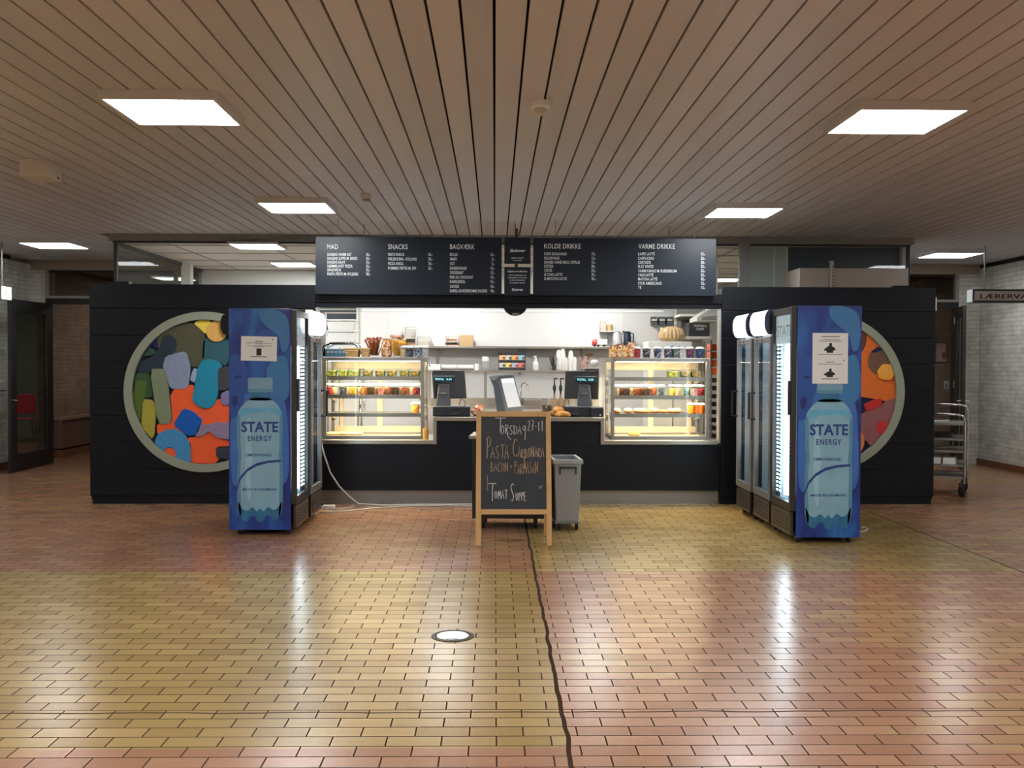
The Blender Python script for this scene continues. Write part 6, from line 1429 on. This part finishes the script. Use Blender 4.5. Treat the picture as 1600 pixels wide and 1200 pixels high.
b = MB(); b.box(cyc(174,BY+0.1),cyc(208,BY+0.1),BY+0.05,BY+0.15,TOPZ,TOPZ+0.03); solo('roof_bracket', b, M_black, 'flat black bracket on the roof edge of the left kiosk half', 'bracket')
# white switch box on the right corner
b = MB(); xq = RX1; b.box(xq,xq+0.035,BY+0.05,BY+0.08,ZZ(485,BY,1465),ZZ(464,BY,1465)); solo('switch_box', b, M_wplastic, 'small white box on the top right edge of the kiosk', 'switch')
# ------------------------------------------------------------------ tray trolley right of the kiosk
A = Vector((5.56,11.62,0)); ang = math.radians(28)
t = thing('service_trolley','steel service trolley with trays and white tins, right of the kiosk','trolley',(A.x, A.y, 0), rz=0.0)
u = Vector((math.sin(ang),math.cos(ang),0)); v = Vector((-math.cos(ang),math.sin(ang),0))
Lg, Wd = 0.72, 0.52
def T(a, c, z): return u*a+v*c+Vector((0,0,z))
zn = ZZ(648,A.y,1500); zf = ZZ(633,A.y+0.62,1510)
for a_, zt_, nm in ((0.0,zn,'near_frame'),(Lg,zf,'far_frame')):
    b = MB(); b.tube([T(a_,0,0.16),T(a_,0,zt_-0.07),T(a_,0.02,zt_-0.02),T(a_,0.07,zt_),T(a_,Wd-0.07,zt_),T(a_,Wd-0.02,zt_-0.02),T(a_,Wd,zt_-0.07),T(a_,Wd,0.16)],0.014,10); b.build('end_frame', M_chrome, t, local=True, smooth=True)
for py in (664,688,707,729,748):
    z = ZZ(py,A.y,1500); b = MB(lambda p: T(p.x,p.y,p.z)); b.box(0.0,Lg,0.015,Wd-0.015,z-0.008,z)
    for q in ((0,0.012),(Lg-0.012,Lg)): b.box(q[0],q[1],0.015,Wd-0.015,z,z+0.02)
    b.box(0.012,Lg-0.012,0.015,0.027,z,z+0.02); b.box(0.012,Lg-0.012,Wd-0.027,Wd-0.015,z,z+0.02)
    b.build('tray', M_alu, t, local=True)
for a_ in (0.03,Lg-0.03):
    for c_ in (0.03,Wd-0.03):
        p = T(a_,c_,0); w_ = MB().cyl(p+Vector((-0.016,0,0.063)),p+Vector((0.016,0,0.063)),0.063,n=20).build('caster', M_rubber, t, local=True)
        b = MB(); b.box(p.x-0.026,p.x+0.026,p.y-0.03,p.y+0.03,0.11,0.16); b.build('fork', M_dgrey, w_, local=True)
z = ZZ(729,A.y,1500)
for i, c_ in enumerate((0.10,0.26)):
    b = MB(lambda p: A+T(p.x,p.y,p.z)); b.box(0.05,0.3,c_,c_+0.14,z,z+0.095)
    solo('white_tin', b, M_wplastic, 'white tin on the lower tray of the service trolley, %s one' % ('right','left')[i], 'tin', 'white tins on the trolley', 0.004)
z = ZZ(688,A.y,1500); b = MB(lambda p: A+T(p.x,p.y,p.z)); b.box(0.08,0.6,0.16,0.44,z,z+0.06); solo('black_oven_tray', b, M_bplastic, 'black oven tray on the middle shelf of the service trolley', 'tray', bevel=0.01)
z = ZZ(664,A.y,1500); b = MB(lambda p: A+T(p.x,p.y,p.z)); b.tube([(0.05,0.48,z+0.028),(0.1,0.4,z+0.032),(0.2,0.3,z+0.03),(0.35,0.2,z+0.03)],0.012,7); solo('white_cloth_roll', b, M_wplastic, 'rolled white cloth lying on the top tray of the service trolley', 'cloth')
# ------------------------------------------------------------------ posters on the wall behind the right door
Yw = 17.3
x0, x1 = cyc(1465.5,Yw), cyc(1484.5,Yw); z0, z1 = ZZ(567,Yw,1475), ZZ(534,Yw,1475)
t = thing('wall_poster','pinkish framed plan on the brick wall behind the right door','poster',((x0+x1)/2, Yw, z0))
MB().box(x0,x1,Yw-0.015,Yw,z0,z1).build('frame', M_alu, t); MB().box(x0+0.02,x1-0.02,Yw-0.018,Yw-0.015,z0+0.02,z1-0.02).build('sheet', mat('plan_pink', C(205,182,170), 0.6, var=0.12, scale=10), t)
MB().box(x0+0.12,x1-0.03,Yw-0.0195,Yw-0.018,z0+0.07,z0+0.19).build('picture', mat('plan_brown', C(150,110,100), 0.6), t)
x0, x1 = cyc(1480,Yw), cyc(1488,Yw); t = thing('white_sign','small white sign below the framed plan on the brick wall','sign',((x0+x1)/2, Yw, ZZ(608,Yw,1484)))
MB().box(x0,x1,Yw-0.01,Yw,ZZ(608,Yw,1484),ZZ(595,Yw,1484)).build('plate', M_white, t); MB().box((x0+x1)/2-0.008,(x0+x1)/2+0.008,Yw-0.012,Yw-0.01,ZZ(606,Yw,1484),ZZ(600,Yw,1484)).build('mark', M_ink, t)
# ------------------------------------------------------------------ red chair beyond the left door
c = Vector((-9.25,19.6,0)); t = thing('red_chair','red chair with thin metal legs, seen through the left glass door','chair',c, rz=0.3)
M_red = mat('chair_red', C(215,70,80), 0.5, var=0.06)
MB().box(-0.23,0.23,-0.22,0.22,0.45,0.475).build('seat', M_red, t, local=True, bevel=0.012)
b = MB(); b.prism([(-0.22,0.56),(0.22,0.56),(0.2,0.9),(0.15,0.94),(-0.15,0.94),(-0.2,0.9)],0.2,0.222); b.build('backrest', M_red, t, local=True, bevel=0.01)
for sx in (-1,1):
    for sy in (-1,1): b = MB(); b.tube([(sx*0.18,sy*0.17,0.45),(sx*0.23,sy*0.23,0.0)],0.011); b.build('leg', M_chrome, t, local=True)
    b = MB(); b.tube([(sx*0.17,0.19,0.46),(sx*0.17,0.215,0.7)],0.01); b.build('back_support', M_chrome, t, local=True)
# ------------------------------------------------------------------ floor drain, cables
p = fl(707.5,994); t = thing('floor_drain','round steel cover in the brick floor, nearest the viewer','drain cover',(p.x,p.y,0.0))
b = MB(); b.lathe([(0.122,0.0),(0.122,0.004),(0.098,0.006),(0.098,0.0)],0,0,48); b.build('rim', mat('cover_rim', C(86,80,72), 0.45, 0.5), t, local=True)
b = MB(); b.cyl((0,0,0.0),(0,0,0.0045),0.092,n=48); b.build('cover', mat('cover_steel', C(205,202,196), 0.22, 0.9, var=0.05), t, local=True)
b = MB(); b.box(-0.035,0.035,-0.084,-0.068,0.0045,0.0052); b.build('slot', M_ink, t, local=True)
def fp(pts): return [Vector((fl(x,y).x, fl(x,y).y, 0.008)) for x, y in pts]
YQ = BY-0.03
b = MB(); b.tube([at(497,668,YQ),at(501,690,YQ),at(507,712,YQ),at(516,738,YQ-0.01),at(530,760,YQ-0.03),at(545,775,YQ-0.05)]+[Vector((fl(x,y).x,fl(x,y).y,0.01)) for x, y in ((560,788.5),(600,791),(660,789.5),(738,789.5))],0.009,8)
solo('white_cable', b, M_wire, 'white cable hanging from the counter ledge down to the floor on the left', 'cable', smooth=True)
b = MB(); b.tube(fp([(500,801),(540,800),(585,795),(640,791.5),(700,790.5),(742,792)]),0.007,8); solo('white_cable', b, M_wire, 'white cable lying in a long curve on the floor before the counter', 'cable', smooth=True)
b = MB(); b.tube(fp([(518,795.5),(530,796),(545,794),(553,791.5)]),0.006,8); solo('white_cable', b, M_wire, 'short white cable leaving the power strip on the floor', 'cable', smooth=True)
p = fl(510,795); t = thing('power_strip','white power strip on the floor beside the left coolers','power strip',(p.x,p.y,0))
MB().box(-0.07,0.09,-0.03,0.03,0,0.04).build('body', M_wplastic, t, local=True, bevel=0.006)
b = MB(); b.box(-0.06,-0.03,-0.02,0.02,0.04,0.065); b.build('plug', M_dgrey, t, local=True)
b = MB(); b.tube(fp([(1343,833),(1352,831),(1356,828),(1353,825.5),(1346,825)]),0.007,8); solo('white_cable', b, M_wire, 'white cable curl on the floor right of the right blue cooler', 'cable', smooth=True)
# spare candle-coloured cup at the end of the left ledge
xv = cyc(667,BY+0.25); b = MB(); b.lathe([(0.03,0),(0.034,0.1),(0.03,0.125)],0,0,18); b.v = [q+Vector((xv+0.0,BY+0.1,SLZ)) for q in b.v]
solo('orange_jar', b, mat('amber_jar', C(240,170,70), 0.4, var=0.3, scale=16), 'amber jar on the ledge between the left case and the till counter', 'jar', smooth=True)
